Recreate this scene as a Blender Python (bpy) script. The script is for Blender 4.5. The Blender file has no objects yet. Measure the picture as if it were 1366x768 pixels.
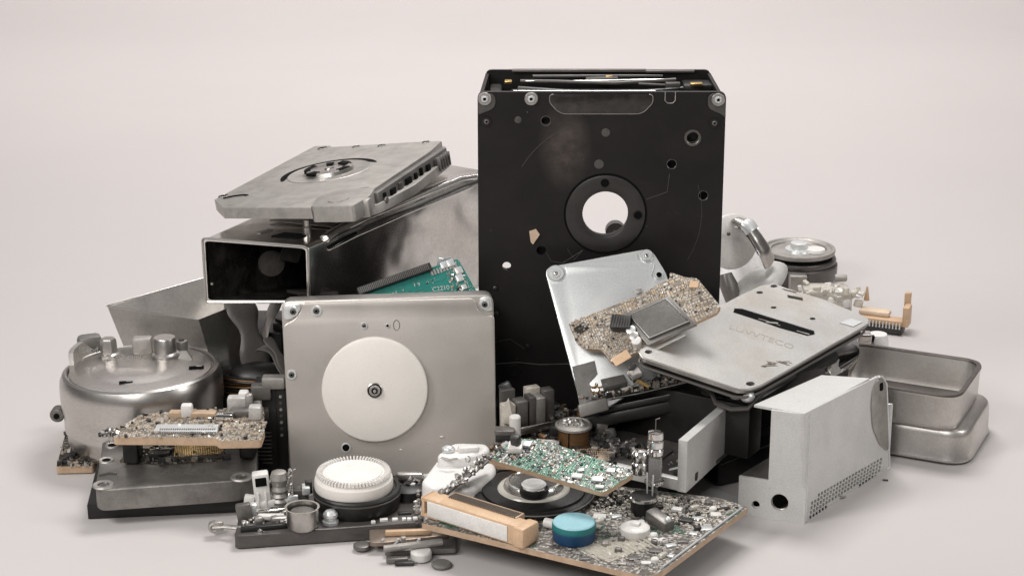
import bpy, bmesh, math, random
from mathutils import Vector, Matrix, Euler
from mathutils.geometry import delaunay_2d_cdt
R = math.radians
sc = bpy.context.scene
col = sc.collection
RN = random.Random(7)

# ------------------------------------------------------------------ camera
PITCH = R(18.0); FPX = 2640.0
CAM = Vector((0, -7.61, 3.142))
FW = Vector((0, math.cos(PITCH), -math.sin(PITCH)))
UP = Vector((0, math.sin(PITCH), math.cos(PITCH)))
RT = Vector((1, 0, 0))
cd = bpy.data.cameras.new('camera'); cam = bpy.data.objects.new('camera', cd); col.objects.link(cam)
cam.location = CAM; cam.rotation_euler = (math.pi/2 - PITCH, 0, 0)
cd.sensor_width = 36; cd.lens = FPX*36/1366; cd.clip_end = 200; cd.clip_start = 0.05
sc.camera = cam

def ray(px, py): return FW + RT*((px-683)/FPX) - UP*((py-384)/FPX)
def W(px, py, Y=None, Z=None):
    """world point seen at a photo pixel, at depth Y or height Z"""
    d = ray(px, py)
    t = (Y-CAM.y)/d.y if Y is not None else (Z-CAM.z)/d.z
    return CAM + d*t

def frame(O, X, Y):
    x = (X-O).normalized(); z = x.cross(Y-O).normalized(); y = z.cross(x)
    M = Matrix((x, y, z)).transposed().to_4x4(); M.translation = O
    return M
def hframe(Z, p0, p1):
    O = W(*p0, Z=Z); X = W(*p1, Z=Z)
    return frame(O, X, O+Vector((-(X-O).y, (X-O).x, 0)))
def rotz(x, y, z, a=0):
    return Matrix.Translation((x, y, z)) @ Matrix.Rotation(R(a), 4, 'Z')

# ------------------------------------------------------------------ mesh building
class MB:
    def __init__(s): s.v = []; s.f = []; s.m = []
    def raw(s, vs, fs, mi=0, M=None):
        n = len(s.v)
        if M is not None: vs = [M @ Vector(p) for p in vs]
        s.v += [tuple(p) for p in vs]
        for f in fs: s.f.append([n+i for i in f]); s.m.append(mi)
        return s
    def bm(s, b, mi=0, M=None):
        b.verts.index_update()
        return s.raw([v.co.copy() for v in b.verts], [[v.index for v in f.verts] for f in b.faces], mi, M)
    def box(s, c, sz, rot=None, mi=0, bev=0, M=None, seg=2, taper=None):
        b = bmesh.new(); bmesh.ops.create_cube(b, size=1)
        for v in b.verts:
            k = 1.0
            if taper and v.co.z > 0: k = taper
            v.co = Vector((v.co.x*sz[0]*k, v.co.y*sz[1]*k, v.co.z*sz[2]))
        if bev: bmesh.ops.bevel(b, geom=list(b.edges), offset=bev, segments=seg, affect='EDGES', profile=.5)
        T = Matrix.Translation(c)
        if rot: T = T @ Euler([R(a) for a in rot]).to_matrix().to_4x4()
        s.bm(b, mi, (M @ T) if M is not None else T); b.free(); return s
    def qbox(s, x, y, z, sx, sy, sz, a=0, mi=0, tilt=0, rn=RN):
        ca, sa = math.cos(a), math.sin(a); vs = []
        t1, t2 = (rn.uniform(-tilt, tilt)*sx, rn.uniform(-tilt, tilt)*sy) if tilt else (0, 0)
        for zz in (z, z+sz):
            for ux, uy in ((-1,-1),(1,-1),(1,1),(-1,1)):
                X, Y = ux*sx/2, uy*sy/2; vs.append((x+X*ca-Y*sa, y+X*sa+Y*ca, zz+((ux*t1+uy*t2) if zz > z else 0)))
        return s.raw(vs, [(3,2,1,0),(4,5,6,7),(0,1,5,4),(1,2,6,5),(2,3,7,6),(3,0,4,7)], mi)
    def lathe(s, prof, seg=64, mi=0, M=None, c=(0,0,0), a0=0, a1=None, mis=None):
        n = len(s.v); full = a1 is None
        k = seg if full else seg+1
        rings = []
        for (r, z) in prof:
            if r < 1e-6:
                rings.append([len(s.v)]); s.v.append((c[0], c[1], c[2]+z))
            else:
                ring = []
                for i in range(k):
                    a = 2*math.pi*i/seg if full else a0+(a1-a0)*i/seg
                    ring.append(len(s.v)); s.v.append((c[0]+r*math.cos(a), c[1]+r*math.sin(a), c[2]+z))
                rings.append(ring)
        for j in range(len(rings)-1):
            A, B = rings[j], rings[j+1]; m = mis[j] if mis else mi
            for i in range(seg):
                i2 = (i+1) % k if full else i+1
                if len(A) == 1 and len(B) == 1: continue
                if len(A) == 1: f = [A[0], B[i2], B[i]]
                elif len(B) == 1: f = [A[i], A[i2], B[0]]
                else: f = [A[i], A[i2], B[i2], B[i]]
                s.f.append(f); s.m.append(m)
        if M is not None:
            for i in range(n, len(s.v)): s.v[i] = tuple(M @ Vector(s.v[i]))
        return s
    def cyl(s, c, r, h, mi=0, seg=32, M=None, bev=0, r2=None):
        r2 = r if r2 is None else r2
        if bev: p = [(0,0),(r,0),(r2,h-bev),(r2-bev*.3,h-bev*.3),(r2-bev,h),(0,h)]
        else: p = [(0,0),(r,0),(r2,h),(0,h)]
        return s.lathe(p, seg, mi, M, c)
    def xcyl(s, c, r, h, axis='X', mi=0, seg=24, bev=0):
        A = {'X': Matrix.Rotation(R(90),4,'Y'), 'Y': Matrix.Rotation(R(-90),4,'X')}[axis]
        return s.cyl((0,0,0), r, h, mi, seg, Matrix.Translation(c) @ A, bev)
    def plate(s, outer, z0, z1, holes=(), mi=0, side=None, bev=0, M=None, bseg=2):
        side = mi if side is None else side
        ok = []; bbs = []
        for h in holes:
            if not all(inside(p, outer) for p in h): continue
            bb = (min(p[0] for p in h), max(p[0] for p in h), min(p[1] for p in h), max(p[1] for p in h)); g = 1e-4
            if min(bb[1]-bb[0], bb[3]-bb[2]) < .0008: continue
            def poly_hit(h2): return any(inside(p, h2) for p in h) or any(inside(p, h) for p in h2)
            if any(poly_hit(h2) for h2 in ok): continue
            ok.append(h)
        holes = ok
        if not holes and bev:
            b = bmesh.new(); n = len(outer)
            lo = [b.verts.new((p[0], p[1], z0)) for p in outer]; hi = [b.verts.new((p[0], p[1], z1)) for p in outer]
            b.faces.new(lo[::-1]); top = b.faces.new(hi)
            for i in range(n): b.faces.new((lo[i], lo[(i+1)%n], hi[(i+1)%n], hi[i]))
            bmesh.ops.recalc_face_normals(b, faces=list(b.faces))
            bmesh.ops.bevel(b, geom=list(top.edges), offset=bev, segments=bseg, affect='EDGES', profile=.5)
            s.bm(b, mi, M); b.free(); return s
        loops = [list(outer)] + [list(h) for h in holes]
        pts = [p for l in loops for p in l]; N = len(pts)
        ed = []; k0 = 0
        for l in loops:
            m_ = len(l); ed += [(k0+i, k0+(i+1) % m_) for i in range(m_)]; k0 += m_
        rv, _e, rf, _a, _b, _c = delaunay_2d_cdt([Vector((p[0], p[1])) for p in pts], ed, [], 0, 1e-6)
        vs = [(p[0], p[1], z0) for p in pts] + [(p[0], p[1], z1) for p in pts]
        cv = [(p.x, p.y, z0) for p in rv] + [(p.x, p.y, z1) for p in rv]; NC = len(rv); tf = []; bf = []
        for t in rf:
            cx_ = sum(rv[i].x for i in t)/3; cy_ = sum(rv[i].y for i in t)/3
            if not inside((cx_, cy_), outer) or any(inside((cx_, cy_), h) for h in holes): continue
            tf.append([i+NC for i in t]); bf.append(list(t)[::-1])
        s.raw(cv, tf+bf, mi, M)
        k = 0
        sv = []; sf = []
        for li, l in enumerate(loops):
            n = len(l)
            area = sum(l[i][0]*l[(i+1)%n][1]-l[(i+1)%n][0]*l[i][1] for i in range(n))
            ccw = (area > 0) == (li == 0)
            for i in range(n):
                a, b2 = k+i, k+(i+1)%n
                f = (a, b2, b2+N, a+N) if ccw else (b2, a, a+N, b2+N)
                sf.append(f)
            k += n
        s.raw(vs, sf, side, M)
        return s
    def tube(s, path, r, seg=8, mi=0, closed=False, flat=None, M=None):
        P = [Vector(p) for p in path]; n = len(P); up = Vector((0, 0, 1)); vs = []
        rr = r if isinstance(r, (list, tuple)) else [r]*n
        prev = None
        for i in range(n):
            if closed: t = P[(i+1)%n]-P[i-1]
            else: t = P[min(i+1, n-1)]-P[max(i-1, 0)]
            t.normalize()
            if prev is None:
                a = up if abs(t.dot(up)) < .9 else Vector((1, 0, 0)); u = t.cross(a).normalized()
            else: u = (prev - t*prev.dot(t)).normalized()
            prev = u; w = t.cross(u)
            for k in range(seg):
                an = 2*math.pi*k/seg; fu, fw = (flat or (1, 1))
                vs.append(P[i] + (u*math.cos(an)*fu + w*math.sin(an)*fw)*rr[i])
        fs = []
        for i in range(n if closed else n-1):
            for k in range(seg):
                a = i*seg+k; b = i*seg+(k+1)%seg; c = ((i+1)%n)*seg+(k+1)%seg; d = ((i+1)%n)*seg+k
                fs.append((a, b, c, d))
        if not closed: fs += [list(range(seg))[::-1], [(n-1)*seg+k for k in range(seg)]]
        return s.raw(vs, fs, mi, M)
    def ball(s, c, r, sub=2, mi=0, sc_=(1,1,1), noise=0, rn=RN):
        b = bmesh.new(); bmesh.ops.create_icosphere(b, subdivisions=sub, radius=1)
        for v in b.verts:
            k = 1+rn.uniform(-noise, noise); v.co = Vector((v.co.x*r*sc_[0]*k+c[0], v.co.y*r*sc_[1]*k+c[1], v.co.z*r*sc_[2]*k+c[2]))
        s.bm(b, mi); b.free(); return s
    def build(s, name, mats, parent=None, M=None, ang=35, flatshade=False):
        me = bpy.data.meshes.new(name); me.from_pydata(s.v, [], s.f)
        if not isinstance(mats, (list, tuple)): mats = [mats]
        for m in mats: me.materials.append(m)
        me.polygons.foreach_set('material_index', s.m)
        me.validate(); me.update()
        b = bmesh.new(); b.from_mesh(me); bmesh.ops.recalc_face_normals(b, faces=list(b.faces)); b.to_mesh(me); b.free()
        if not flatshade:
            me.shade_smooth()
            try: me.set_sharp_from_angle(angle=R(ang))
            except Exception: pass
        o = bpy.data.objects.new(name, me); col.objects.link(o)
        if parent is not None: o.parent = parent
        if M is not None: o.matrix_local = M
        return o

def circ(cx, cy, r, n=24, ry=None, a0=0):
    ry = r if ry is None else ry
    return [(cx+r*math.cos(a0+2*math.pi*i/n), cy+ry*math.sin(a0+2*math.pi*i/n)) for i in range(n)]
def rpoly(pts, r, seg=5):
    """round the corners of a polygon; r is one radius or one per corner"""
    n = len(pts); out = []
    for i in range(n):
        p = Vector(pts[i][:2]); a = Vector(pts[i-1][:2])-p; b = Vector(pts[(i+1)%n][:2])-p
        ri = r[i] if isinstance(r, (list, tuple)) else r
        if ri <= 0: out.append(tuple(p)); continue
        d = min(ri, a.length*.45, b.length*.45)
        A = p+a.normalized()*d; B = p+b.normalized()*d
        for k in range(seg+1):
            t = k/seg; q = A*(1-t)**2 + p*2*t*(1-t) + B*t*t; out.append((q.x, q.y))
    return out
def rrect(cx, cy, w, h, r, seg=5):
    return rpoly([(cx-w/2, cy-h/2), (cx+w/2, cy-h/2), (cx+w/2, cy+h/2), (cx-w/2, cy+h/2)], r, seg)
def inside(p, poly):
    x, y = p; c = False; n = len(poly)
    for i in range(n):
        x1, y1 = poly[i][:2]; x2, y2 = poly[i-1][:2]
        if (y1 > y) != (y2 > y) and x < (x2-x1)*(y-y1)/(y2-y1)+x1: c = not c
    return c
def ccw(p):
    a = sum(p[i-1][0]*p[i][1]-p[i][0]*p[i-1][1] for i in range(len(p)))
    return list(p) if a > 0 else list(p)[::-1]

class Thing:
    def __init__(s, name, label, cat, M, group=None):
        s.o = bpy.data.objects.new(name, None); col.objects.link(s.o); s.o.matrix_world = M; s.M = M
        s.o.empty_display_size = .05
        s.o['label'] = label; s.o['category'] = cat
        if group: s.o['group'] = group
        s.I = M.inverted()
    def uv(s, px, py, h=0.0):
        c = s.I @ CAM; d = s.I.to_3x3() @ ray(px, py); t = (h-c.z)/d.z; p = c+d*t
        return (p.x, p.y)
    def poly(s, pts, h=0.0): return ccw([s.uv(px, py, h) for px, py in pts])
    def loc(s, w): return s.I @ w
    def part(s, name, mb, mats, parent=None, label=None, kind=None, **k):
        o = mb.build(name, mats, parent or s.o, **k)
        if label: o['label'] = label
        if kind: o['kind'] = kind
        return o
def single(name, mb, mats, label, cat, M=None, group=None, **k):
    o = mb.build(name, mats, None, **k)
    if M is not None: o.matrix_world = M
    o['label'] = label; o['category'] = cat
    if group: o['group'] = group
    return o

# ------------------------------------------------------------------ materials
def mk(name):
    m = bpy.data.materials.new(name); m.use_nodes = True; nt = m.node_tree; nt.nodes.clear()
    out = nt.nodes.new('ShaderNodeOutputMaterial'); b = nt.nodes.new('ShaderNodeBsdfPrincipled')
    nt.links.new(b.outputs[0], out.inputs[0]); tc = nt.nodes.new('ShaderNodeTexCoord')
    return m, nt, b, tc
def noise(nt, tc, scale, detail=6, rough=.6, stretch=None, dist=0, off=0):
    n = nt.nodes.new('ShaderNodeTexNoise'); n.inputs['Scale'].default_value = scale
    n.inputs['Detail'].default_value = detail; n.inputs['Roughness'].default_value = rough; n.inputs['Distortion'].default_value = dist
    mp = nt.nodes.new('ShaderNodeMapping'); mp.inputs['Scale'].default_value = stretch or (1, 1, 1); mp.inputs['Location'].default_value = (off, off*.7, off*.3)
    nt.links.new(tc.outputs['Object'], mp.inputs[0]); nt.links.new(mp.outputs[0], n.inputs['Vector'])
    return n.outputs['Fac']
def ramp(nt, src, stops, interp='LINEAR'):
    r = nt.nodes.new('ShaderNodeValToRGB'); cr = r.color_ramp; cr.interpolation = interp
    while len(cr.elements) < len(stops): cr.elements.new(.5)
    for e, (p, c) in zip(cr.elements, stops):
        e.position = p; e.color = (c, c, c, 1) if isinstance(c, (int, float)) else (*c, 1)
    nt.links.new(src, r.inputs[0]); return r.outputs[0]
def mixc(nt, fac, a, b, mode='MIX'):
    m = nt.nodes.new('ShaderNodeMix'); m.data_type = 'RGBA'; m.blend_type = mode
    for v, i in ((fac, 0), (a, 6), (b, 7)):
        if isinstance(v, (int, float)): m.inputs[i].default_value = v
        elif isinstance(v, tuple): m.inputs[i].default_value = (*v, 1)
        else: nt.links.new(v, m.inputs[i])
    return m.outputs[2]
def bump(nt, b, h, st=.3, dist=.01):
    n = nt.nodes.new('ShaderNodeBump'); n.inputs['Strength'].default_value = st; n.inputs['Distance'].default_value = dist
    nt.links.new(h, n.inputs['Height']); nt.links.new(n.outputs[0], b.inputs['Normal'])
def surf(name, c, metal=0, rough=.5, var=.12, scale=6, dirt=.25, dirtcol=None, bumps=.15, bscale=90, stretch=None, spec=.5, coat=0, off=0, rvar=.12, fine=.06, speck=0):
    """aged surface: broad tone drift, stains, fine grain and uneven roughness"""
    m, nt, b, tc = mk(name)
    n1 = noise(nt, tc, scale, 5, .6, stretch, .4, off); n2 = noise(nt, tc, scale*1.9, 4, .58, None, .25, off+3.1); n3 = noise(nt, tc, bscale, 3, .6, stretch, 0, off)
    k = tuple(max(0, x*(1-var)) for x in c); h = tuple(min(1, x*(1+var)) for x in c)
    base = ramp(nt, n1, [(.3, k), (.7, h)])
    dm = ramp(nt, n2, [(.46, 0), (.80, dirt)])
    dc = dirtcol or tuple(x*.45 for x in c)
    base = mixc(nt, dm, base, dc)
    g = ramp(nt, n3, [(.3, 1-fine*1.5), (.7, 1+fine)])
    base = mixc(nt, 1.0, base, g, 'MULTIPLY')
    if speck:
        v = nt.nodes.new('ShaderNodeTexVoronoi'); v.inputs['Scale'].default_value = 26
        nt.links.new(tc.outputs['Object'], v.inputs['Vector'])
        sm = ramp(nt, v.outputs['Distance'], [(.04, speck), (.09, 0)])
        gate = ramp(nt, noise(nt, tc, 9, 2, .5, None, 0, off+9), [(.5, 0), (.6, 1)])
        base = mixc(nt, mixc(nt, 1.0, sm, gate, 'MULTIPLY'), base, tuple(x*.3 for x in c))
    nt.links.new(base, b.inputs['Base Color'])
    b.inputs['Metallic'].default_value = metal
    lo, hi = max(.03, rough-rvar*.7), min(1, rough+rvar*.7)
    if lo < .29 and rough >= .275: lo = .295; hi = max(hi, .36)
    if rough < .275 and hi > .255: hi = .255
    rr = ramp(nt, n2, [(.25, lo), (.75, hi)]); nt.links.new(rr, b.inputs['Roughness'])
    b.inputs['Specular IOR Level'].default_value = spec
    if coat: b.inputs['Coat Weight'].default_value = coat; b.inputs['Coat Roughness'].default_value = .12
    if bumps: bump(nt, b, n3, bumps, .003)
    return m
def pcbmat(name, cols, scale=95, green=None, gth=.55, trace=(.03,.03,.025), metal=.35, off=0, bst=.5, rnd=.85):
    """dense board surface: rows of pads and solder with traces between"""
    m, nt, b, tc = mk(name)
    mp = nt.nodes.new('ShaderNodeMapping'); mp.inputs['Location'].default_value = (off, off, off); nt.links.new(tc.outputs['Object'], mp.inputs[0])
    def mth(op, a, b=None, c=None):
        n_ = nt.nodes.new('ShaderNodeMath'); n_.operation = op
        for i, x in enumerate((a, b, c)):
            if x is None: continue
            if isinstance(x, (int, float)): n_.inputs[i].default_value = x
            else: nt.links.new(x, n_.inputs[i])
        return n_.outputs[0]
    def wn(x, y):
        c = nt.nodes.new('ShaderNodeCombineXYZ'); nt.links.new(x, c.inputs[0])
        if y is not None: nt.links.new(y, c.inputs[1])
        w_ = nt.nodes.new('ShaderNodeTexWhiteNoise'); w_.noise_dimensions = '3D'; nt.links.new(c.outputs[0], w_.inputs['Vector']); return w_
    # blocks of parts, each laid out in rows one way or the other
    rg = nt.nodes.new('ShaderNodeTexVoronoi'); rg.distance = 'CHEBYCHEV'; rg.inputs['Scale'].default_value = 13; rg.inputs['Randomness'].default_value = .8
    nt.links.new(mp.outputs[0], rg.inputs['Vector'])
    rs_ = nt.nodes.new('ShaderNodeSeparateColor'); nt.links.new(rg.outputs['Color'], rs_.inputs[0])
    sx_ = nt.nodes.new('ShaderNodeSeparateXYZ'); nt.links.new(mp.outputs[0], sx_.inputs[0])
    sw = mth('GREATER_THAN', rs_.outputs[0], .5)
    dif = mth('SUBTRACT', sx_.outputs[1], sx_.outputs[0])
    X = mth('MULTIPLY_ADD', dif, sw, sx_.outputs[0]); Y = mth('SUBTRACT', sx_.outputs[1], mth('MULTIPLY', dif, sw))
    S_ = mth('MULTIPLY_ADD', rs_.outputs[1], scale*.7, scale*.6)
    Y2 = mth('MULTIPLY', Y, S_); row = mth('FLOOR', Y2); fy = mth('FRACT', Y2)
    rw = wn(row, rs_.outputs[2]); X2 = mth('ADD', mth('MULTIPLY', mth('MULTIPLY', X, S_), mth('MULTIPLY_ADD', rw.outputs['Value'], .9, .25)), mth('MULTIPLY', rw.outputs['Value'], 31.0))
    cell = mth('FLOOR', X2); fx = mth('FRACT', X2)
    cw = wn(cell, row); sp = nt.nodes.new('ShaderNodeSeparateColor'); nt.links.new(cw.outputs['Color'], sp.inputs[0])
    n = len(cols); stops = [(i/n, cc) for i, cc in enumerate(cols)]
    pads = ramp(nt, sp.outputs[0], stops, 'CONSTANT')
    dx_ = mth('ABSOLUTE', mth('SUBTRACT', fx, .5)); dy_ = mth('ABSOLUTE', mth('SUBTRACT', fy, .5)); dm_ = mth('MAXIMUM', dx_, dy_)
    edge = ramp(nt, dm_, [(.34, 0), (.40, 1)])
    base = mixc(nt, edge, pads, trace)
    hgt = mth('MULTIPLY', mth('LESS_THAN', dm_, .37), mth('MULTIPLY_ADD', sp.outputs[1], .7, .3))
    class v_: outputs = {'Distance': hgt}
    v = v_
    big = noise(nt, tc, 7, 4, .6, None, .5, off)
    if green:
        gm = ramp(nt, big, [(gth-.02, 0), (gth+.02, 1)])
        ln = nt.nodes.new('ShaderNodeTexWave'); ln.inputs['Scale'].default_value = 34; ln.inputs['Distortion'].default_value = 9; ln.inputs['Detail'].default_value = 3; ln.inputs['Detail Scale'].default_value = 4
        nt.links.new(mp.outputs[0], ln.inputs['Vector'])
        gc = ramp(nt, ln.outputs['Fac'], [(.2, tuple(x*.35 for x in green)), (.5, green), (.93, green), (.96, (.55,.56,.5))])
        base = mixc(nt, gm, base, gc)
    shade = ramp(nt, noise(nt, tc, 4, 6, .7, None, 0, off+5), [(.3, .55), (.65, 1.1)])
    base = mixc(nt, 1.0, base, shade, 'MULTIPLY')
    nt.links.new(base, b.inputs['Base Color'])
    mt = ramp(nt, sp.outputs[1], [(0, 0), (.55, metal)], 'CONSTANT'); nt.links.new(mt, b.inputs['Metallic'])
    b.inputs['Roughness'].default_value = .42
    bump(nt, b, v.outputs['Distance'], bst, .004)
    return m

ALU   = surf('aluminium_satin', (.56,.54,.52), 1, .36, .10, 5, .25, (.27,.25,.23), .12, 140)
ALUG  = surf('aluminium_grey_cast', (.42,.40,.375), .75, .5, .14, 8, .45, (.16,.15,.14), .35, 160, speck=.5)
ALUD  = surf('aluminium_dark_cast', (.22,.21,.20), .7, .5, .15, 9, .5, (.07,.07,.065), .4, 150)
SHEET = surf('sheet_steel', (.50,.48,.455), 1, .32, .05, 2, .15, (.32,.29,.26), .02, 60, off=4, rvar=.1)
TAUPE = surf('taupe_metal', (.565,.53,.49), .62, .34, .03, 2, .06, (.30,.265,.235), .05, 200, fine=.03)
CREAM = surf('cream_plastic', (.76,.725,.675), 0, .42, .03, 5, .06, None, .03, 120, fine=.02)
OFFW  = surf('offwhite_plastic', (.70,.68,.65), 0, .4, .05, 6, .15, (.45,.42,.38), .06, 80)
WHITE = surf('white_plastic', (.80,.78,.76), 0, .35, .03, 6, .08, None, .03, 90, coat=.3)
GREYP = surf('grey_painted_metal', (.64,.635,.615), .2, .40, .04, 5, .15, (.30,.29,.27), .08, 150, speck=.6)
PALE  = surf('pale_metal', (.72,.735,.73), .55, .34, .05, 4, .2, (.36,.36,.35), .05, 140, speck=.7)
BLACK = surf('black_paint', (.013,.0115,.0115), 0, .36, .3, 4, .55, (.035,.030,.028), .08, 170, spec=.34, rvar=.1)
BLACK2= surf('black_plastic', (.009,.0085,.008), 0, .42, .3, 8, .4, (.022,.020,.018), .15, 120)
RINGB = surf('black_ring', (.030,.027,.026), .1, .42, .2, 6, .4, (.05,.046,.042), .1, 160)
VOID  = surf('dark_recess', (.003,.003,.003), 0, .8, 0, 4, 0, None, 0, 60, spec=.12)
DGREY = surf('dark_grey_plastic', (.07,.065,.06), .1, .42, .2, 8, .5, (.14,.13,.12), .2, 100)
MGREY = surf('mid_grey_metal', (.19,.178,.167), .6, .42, .15, 8, .4, (.09,.085,.08), .2, 100)
CHROME= surf('chrome', (.78,.76,.74), 1, .12, .06, 6, .2, (.4,.38,.36), .03, 60, rvar=.06)
COPPER= surf('copper_board_edge', (.50,.36,.245), .15, .5, .15, 14, .4, (.30,.18,.10), .3, 160)
BRONZE= surf('bronze_coil', (.16,.085,.035), .5, .42, .2, 20, .3, (.07,.04,.02), .2, 120, stretch=(1,1,6))
GOLD  = surf('gold_contact', (.62,.43,.18), 1, .3, .1, 12, .2, None, .05, 100)
ORANGE= surf('tan_orange_plastic', (.60,.415,.265), 0, .45, .08, 8, .3, (.40,.22,.11), .12, 110)
PAPER = surf('white_label_paper', (.74,.72,.69), 0, .7, .04, 9, .35, (.50,.47,.42), .15, 130)
TEAL  = surf('pale_teal', (.29,.52,.58), 0, .5, .04, 6, .05, None, .05, 150)
TEALB = surf('teal_green', (.02,.17,.15), 0, .5, .08, 6, .1, None, .1, 120)
BLUE  = surf('navy_blue', (.006,.045,.12), 0, .45, .12, 6, .1, None, .08, 150)
CHIP  = surf('chip_black', (.022,.021,.020), 0, .42, .2, 10, .4, (.09,.085,.08), .15, 180)
CHIPG = surf('chip_grey', (.13,.125,.115), .3, .45, .12, 30, .5, (.07,.065,.06), .5, 260)
GREEN = surf('green_memory_board', (.016,.215,.18), 0, .38, .10, 9, .25, (.01,.13,.11), .05, 60, fine=.05)
P_TAN = pcbmat('tan_board', [(.56,.49,.40),(.40,.34,.27),(.66,.61,.54),(.26,.22,.18),(.54,.41,.27),(.60,.56,.50),(.48,.42,.34)], 110, None, .5, (.20,.165,.13), .2, 2, .3, .45)
P_GRN = pcbmat('green_grey_board', [(.45,.46,.42),(.10,.12,.10),(.62,.63,.60),(.02,.15,.09),(.25,.26,.24),(.50,.50,.46)], 110, (.012,.19,.11), .50, (.05,.07,.055), .4, 3)
P_GRY = pcbmat('grey_board', [(.46,.43,.39),(.09,.08,.075),(.58,.55,.50),(.22,.20,.18),(.52,.48,.42),(.17,.15,.13)], 110, (.012,.15,.09), .60, (.17,.155,.14), .3, 7, .35, .5)
P_DRK = pcbmat('dark_board', [(.30,.27,.23),(.03,.028,.025),(.45,.42,.37),(.07,.06,.05),(.02,.02,.02),(.20,.15,.10)], 90, None, .5, (.02,.018,.016), .5, 11)
SOLD  = surf('solder', (.50,.48,.455), .9, .42, .15, 20, .3, (.2,.19,.18), .3, 90)
CAPT  = surf('tan_capacitor', (.36,.29,.22), 0, .5, .2, 25, .3, None, .2, 90)
def glass(name, c, rough=.05, tr=.75):
    m, nt, b, tc = mk(name); b.inputs['Base Color'].default_value = (*c, 1); b.inputs['Transmission Weight'].default_value = tr
    b.inputs['Roughness'].default_value = rough; b.inputs['IOR'].default_value = 1.45
    n = noise(nt, tc, 20, 4); bump(nt, b, n, .1, .004); return m
GLASS = glass('clear_plastic', (.86,.85,.82), .08, .8)
GLASSA= glass('milky_plastic', (.80,.76,.68), .22, .45)

# ------------------------------------------------------------------ shared part makers
def screw(t, px, py, r=.018, h=0.0, parent=None, ring=ALU, head=MGREY, rr=None, name='screw'):
    """washer ring, domed head and dark socket"""
    u, v = t.uv(px, py, h); rr = rr or r*1.75
    mb = MB().lathe([(rr, 0), (rr, .004), (rr*.93, .006), (r*1.05, .006), (r*1.02, .001)], 28, 0, c=(u, v, h))
    mb.lathe([(r, 0), (r, .006), (r*.8, .010), (r*.45, .011), (r*.42, .004)], 24, 0, c=(u, v, h), mis=[1, 1, 1, 1])
    o = t.part(name, mb, [ring, head], parent)
    t.part('socket', MB().lathe([(r*.43, .0035), (r*.2, .004), (0, .0045)], 12, 0, c=(u, v, h)), VOID, o)
    return o
def blind(t, px, py, r, h, rim=None, parent=None, name='hole', depth=.002, rimw=.005):
    """dark socket sunk in a thin raised rim"""
    u, v = t.uv(px, py, h)
    mb = MB().lathe([(r+rimw, 0), (r+rimw*.7, depth+.002), (r, depth+.002), (r*.97, depth*.3), (0, depth*.3)], 24, 0, c=(u, v, h), mis=[0, 0, 1, 1])
    return t.part(name, mb, [rim or VOID, VOID], parent)
def scatter(t, poly, z, n, seed, smin=.008, smax=.026, hmax=.014, grid=None, mats=(SOLD, CHIP, CAPT), names=('solder_points', 'small_chips', 'small_capacitors'), w=(.5, .25, .25), skip=None, a=0):
    rn = random.Random(seed); mbs = [MB() for _ in mats]
    xs = [p[0] for p in poly]; ys = [p[1] for p in poly]; c = 0; k = 0
    while c < n and k < n*8:
        k += 1
        x, y = rn.uniform(min(xs), max(xs)), rn.uniform(min(ys), max(ys))
        if not inside((x, y), poly) or (skip and any(inside((x, y), q) for q in skip)): continue
        r = rn.random(); i = 0 if r < w[0] else (1 if r < w[0]+w[1] else 2)
        s = rn.uniform(smin, smax)*(1 if i else .65); asp = rn.choice((1, .5, .6, 1.4))
        ang = a + rn.choice((0, math.pi/2)) + (rn.uniform(-.1, .1) if rn.random() < .8 else rn.uniform(-.8, .8))
        if i == 0 and rn.random() < .45: mbs[0].lathe([(s*.5, 0), (s*.42, s*.35), (0, s*.5)], 7, 0, c=(x, y, z))
        else:
            hh = rn.uniform(.25, 1)*hmax; mbs[i].qbox(x, y, z, s, s*asp, hh, ang, tilt=.35 if i == 0 else .08)
            if i == 2 and s > .012:
                ca, sa = math.cos(ang), math.sin(ang)
                for sg in (-1, 1): mbs[0].qbox(x+sg*ca*s*.5, y+sg*sa*s*.5, z, s*.25, s*asp*1.05, hh*1.05, ang)
        c += 1
    for mb, nm, m in zip(mbs, names, mats):
        if mb.f: t.part(nm, mb, m, kind='stuff')
def ic(t, x, y, z, w, d, h, a=0, mat=CHIP, legs=0, name='chip'):
    M = Matrix.Translation((x, y, z)) @ Matrix.Rotation(R(a), 4, 'Z')
    mb = MB().box((0, 0, h/2+.001), (w, d, h), bev=min(h, w, d)*.12, M=M)
    mb.cyl((-w*.36, -d*.32, h+.0005), min(w, d)*.06, .0012, 1, 12, M)
    if legs:
        for i in range(legs):
            for sg in (-1, 1):
                xx = -w/2+w*(i+.5)/legs
                mb.box((xx, sg*(d/2+.005), h*.3), (w/legs*.45, .012, h*.5), mi=1, M=M)
    return t.part(name, mb, [mat, SOLD])
def text(s, size, depth=.001):
    cu = bpy.data.curves.new('t', 'FONT'); cu.body = s; cu.size = size; cu.extrude = depth; cu.resolution_u = 3; cu.align_x = 'CENTER'; cu.align_y = 'CENTER'
    o = bpy.data.objects.new('t', cu); col.objects.link(o)
    dg = bpy.context.evaluated_depsgraph_get(); me = o.evaluated_get(dg).to_mesh()
    mb = MB().raw([v.co.copy() for v in me.vertices], [list(p.vertices) for p in me.polygons])
    o.evaluated_get(dg).to_mesh_clear(); bpy.data.objects.remove(o); bpy.data.curves.remove(cu)
    return mb
def bez(p0, p1, p2, p3, n=16):
    P = [Vector(p) for p in (p0, p1, p2, p3)]
    return [P[0]*(1-t)**3+P[1]*3*t*(1-t)**2+P[2]*3*t*t*(1-t)+P[3]*t**3 for t in [i/n for i in range(n+1)]]

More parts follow.
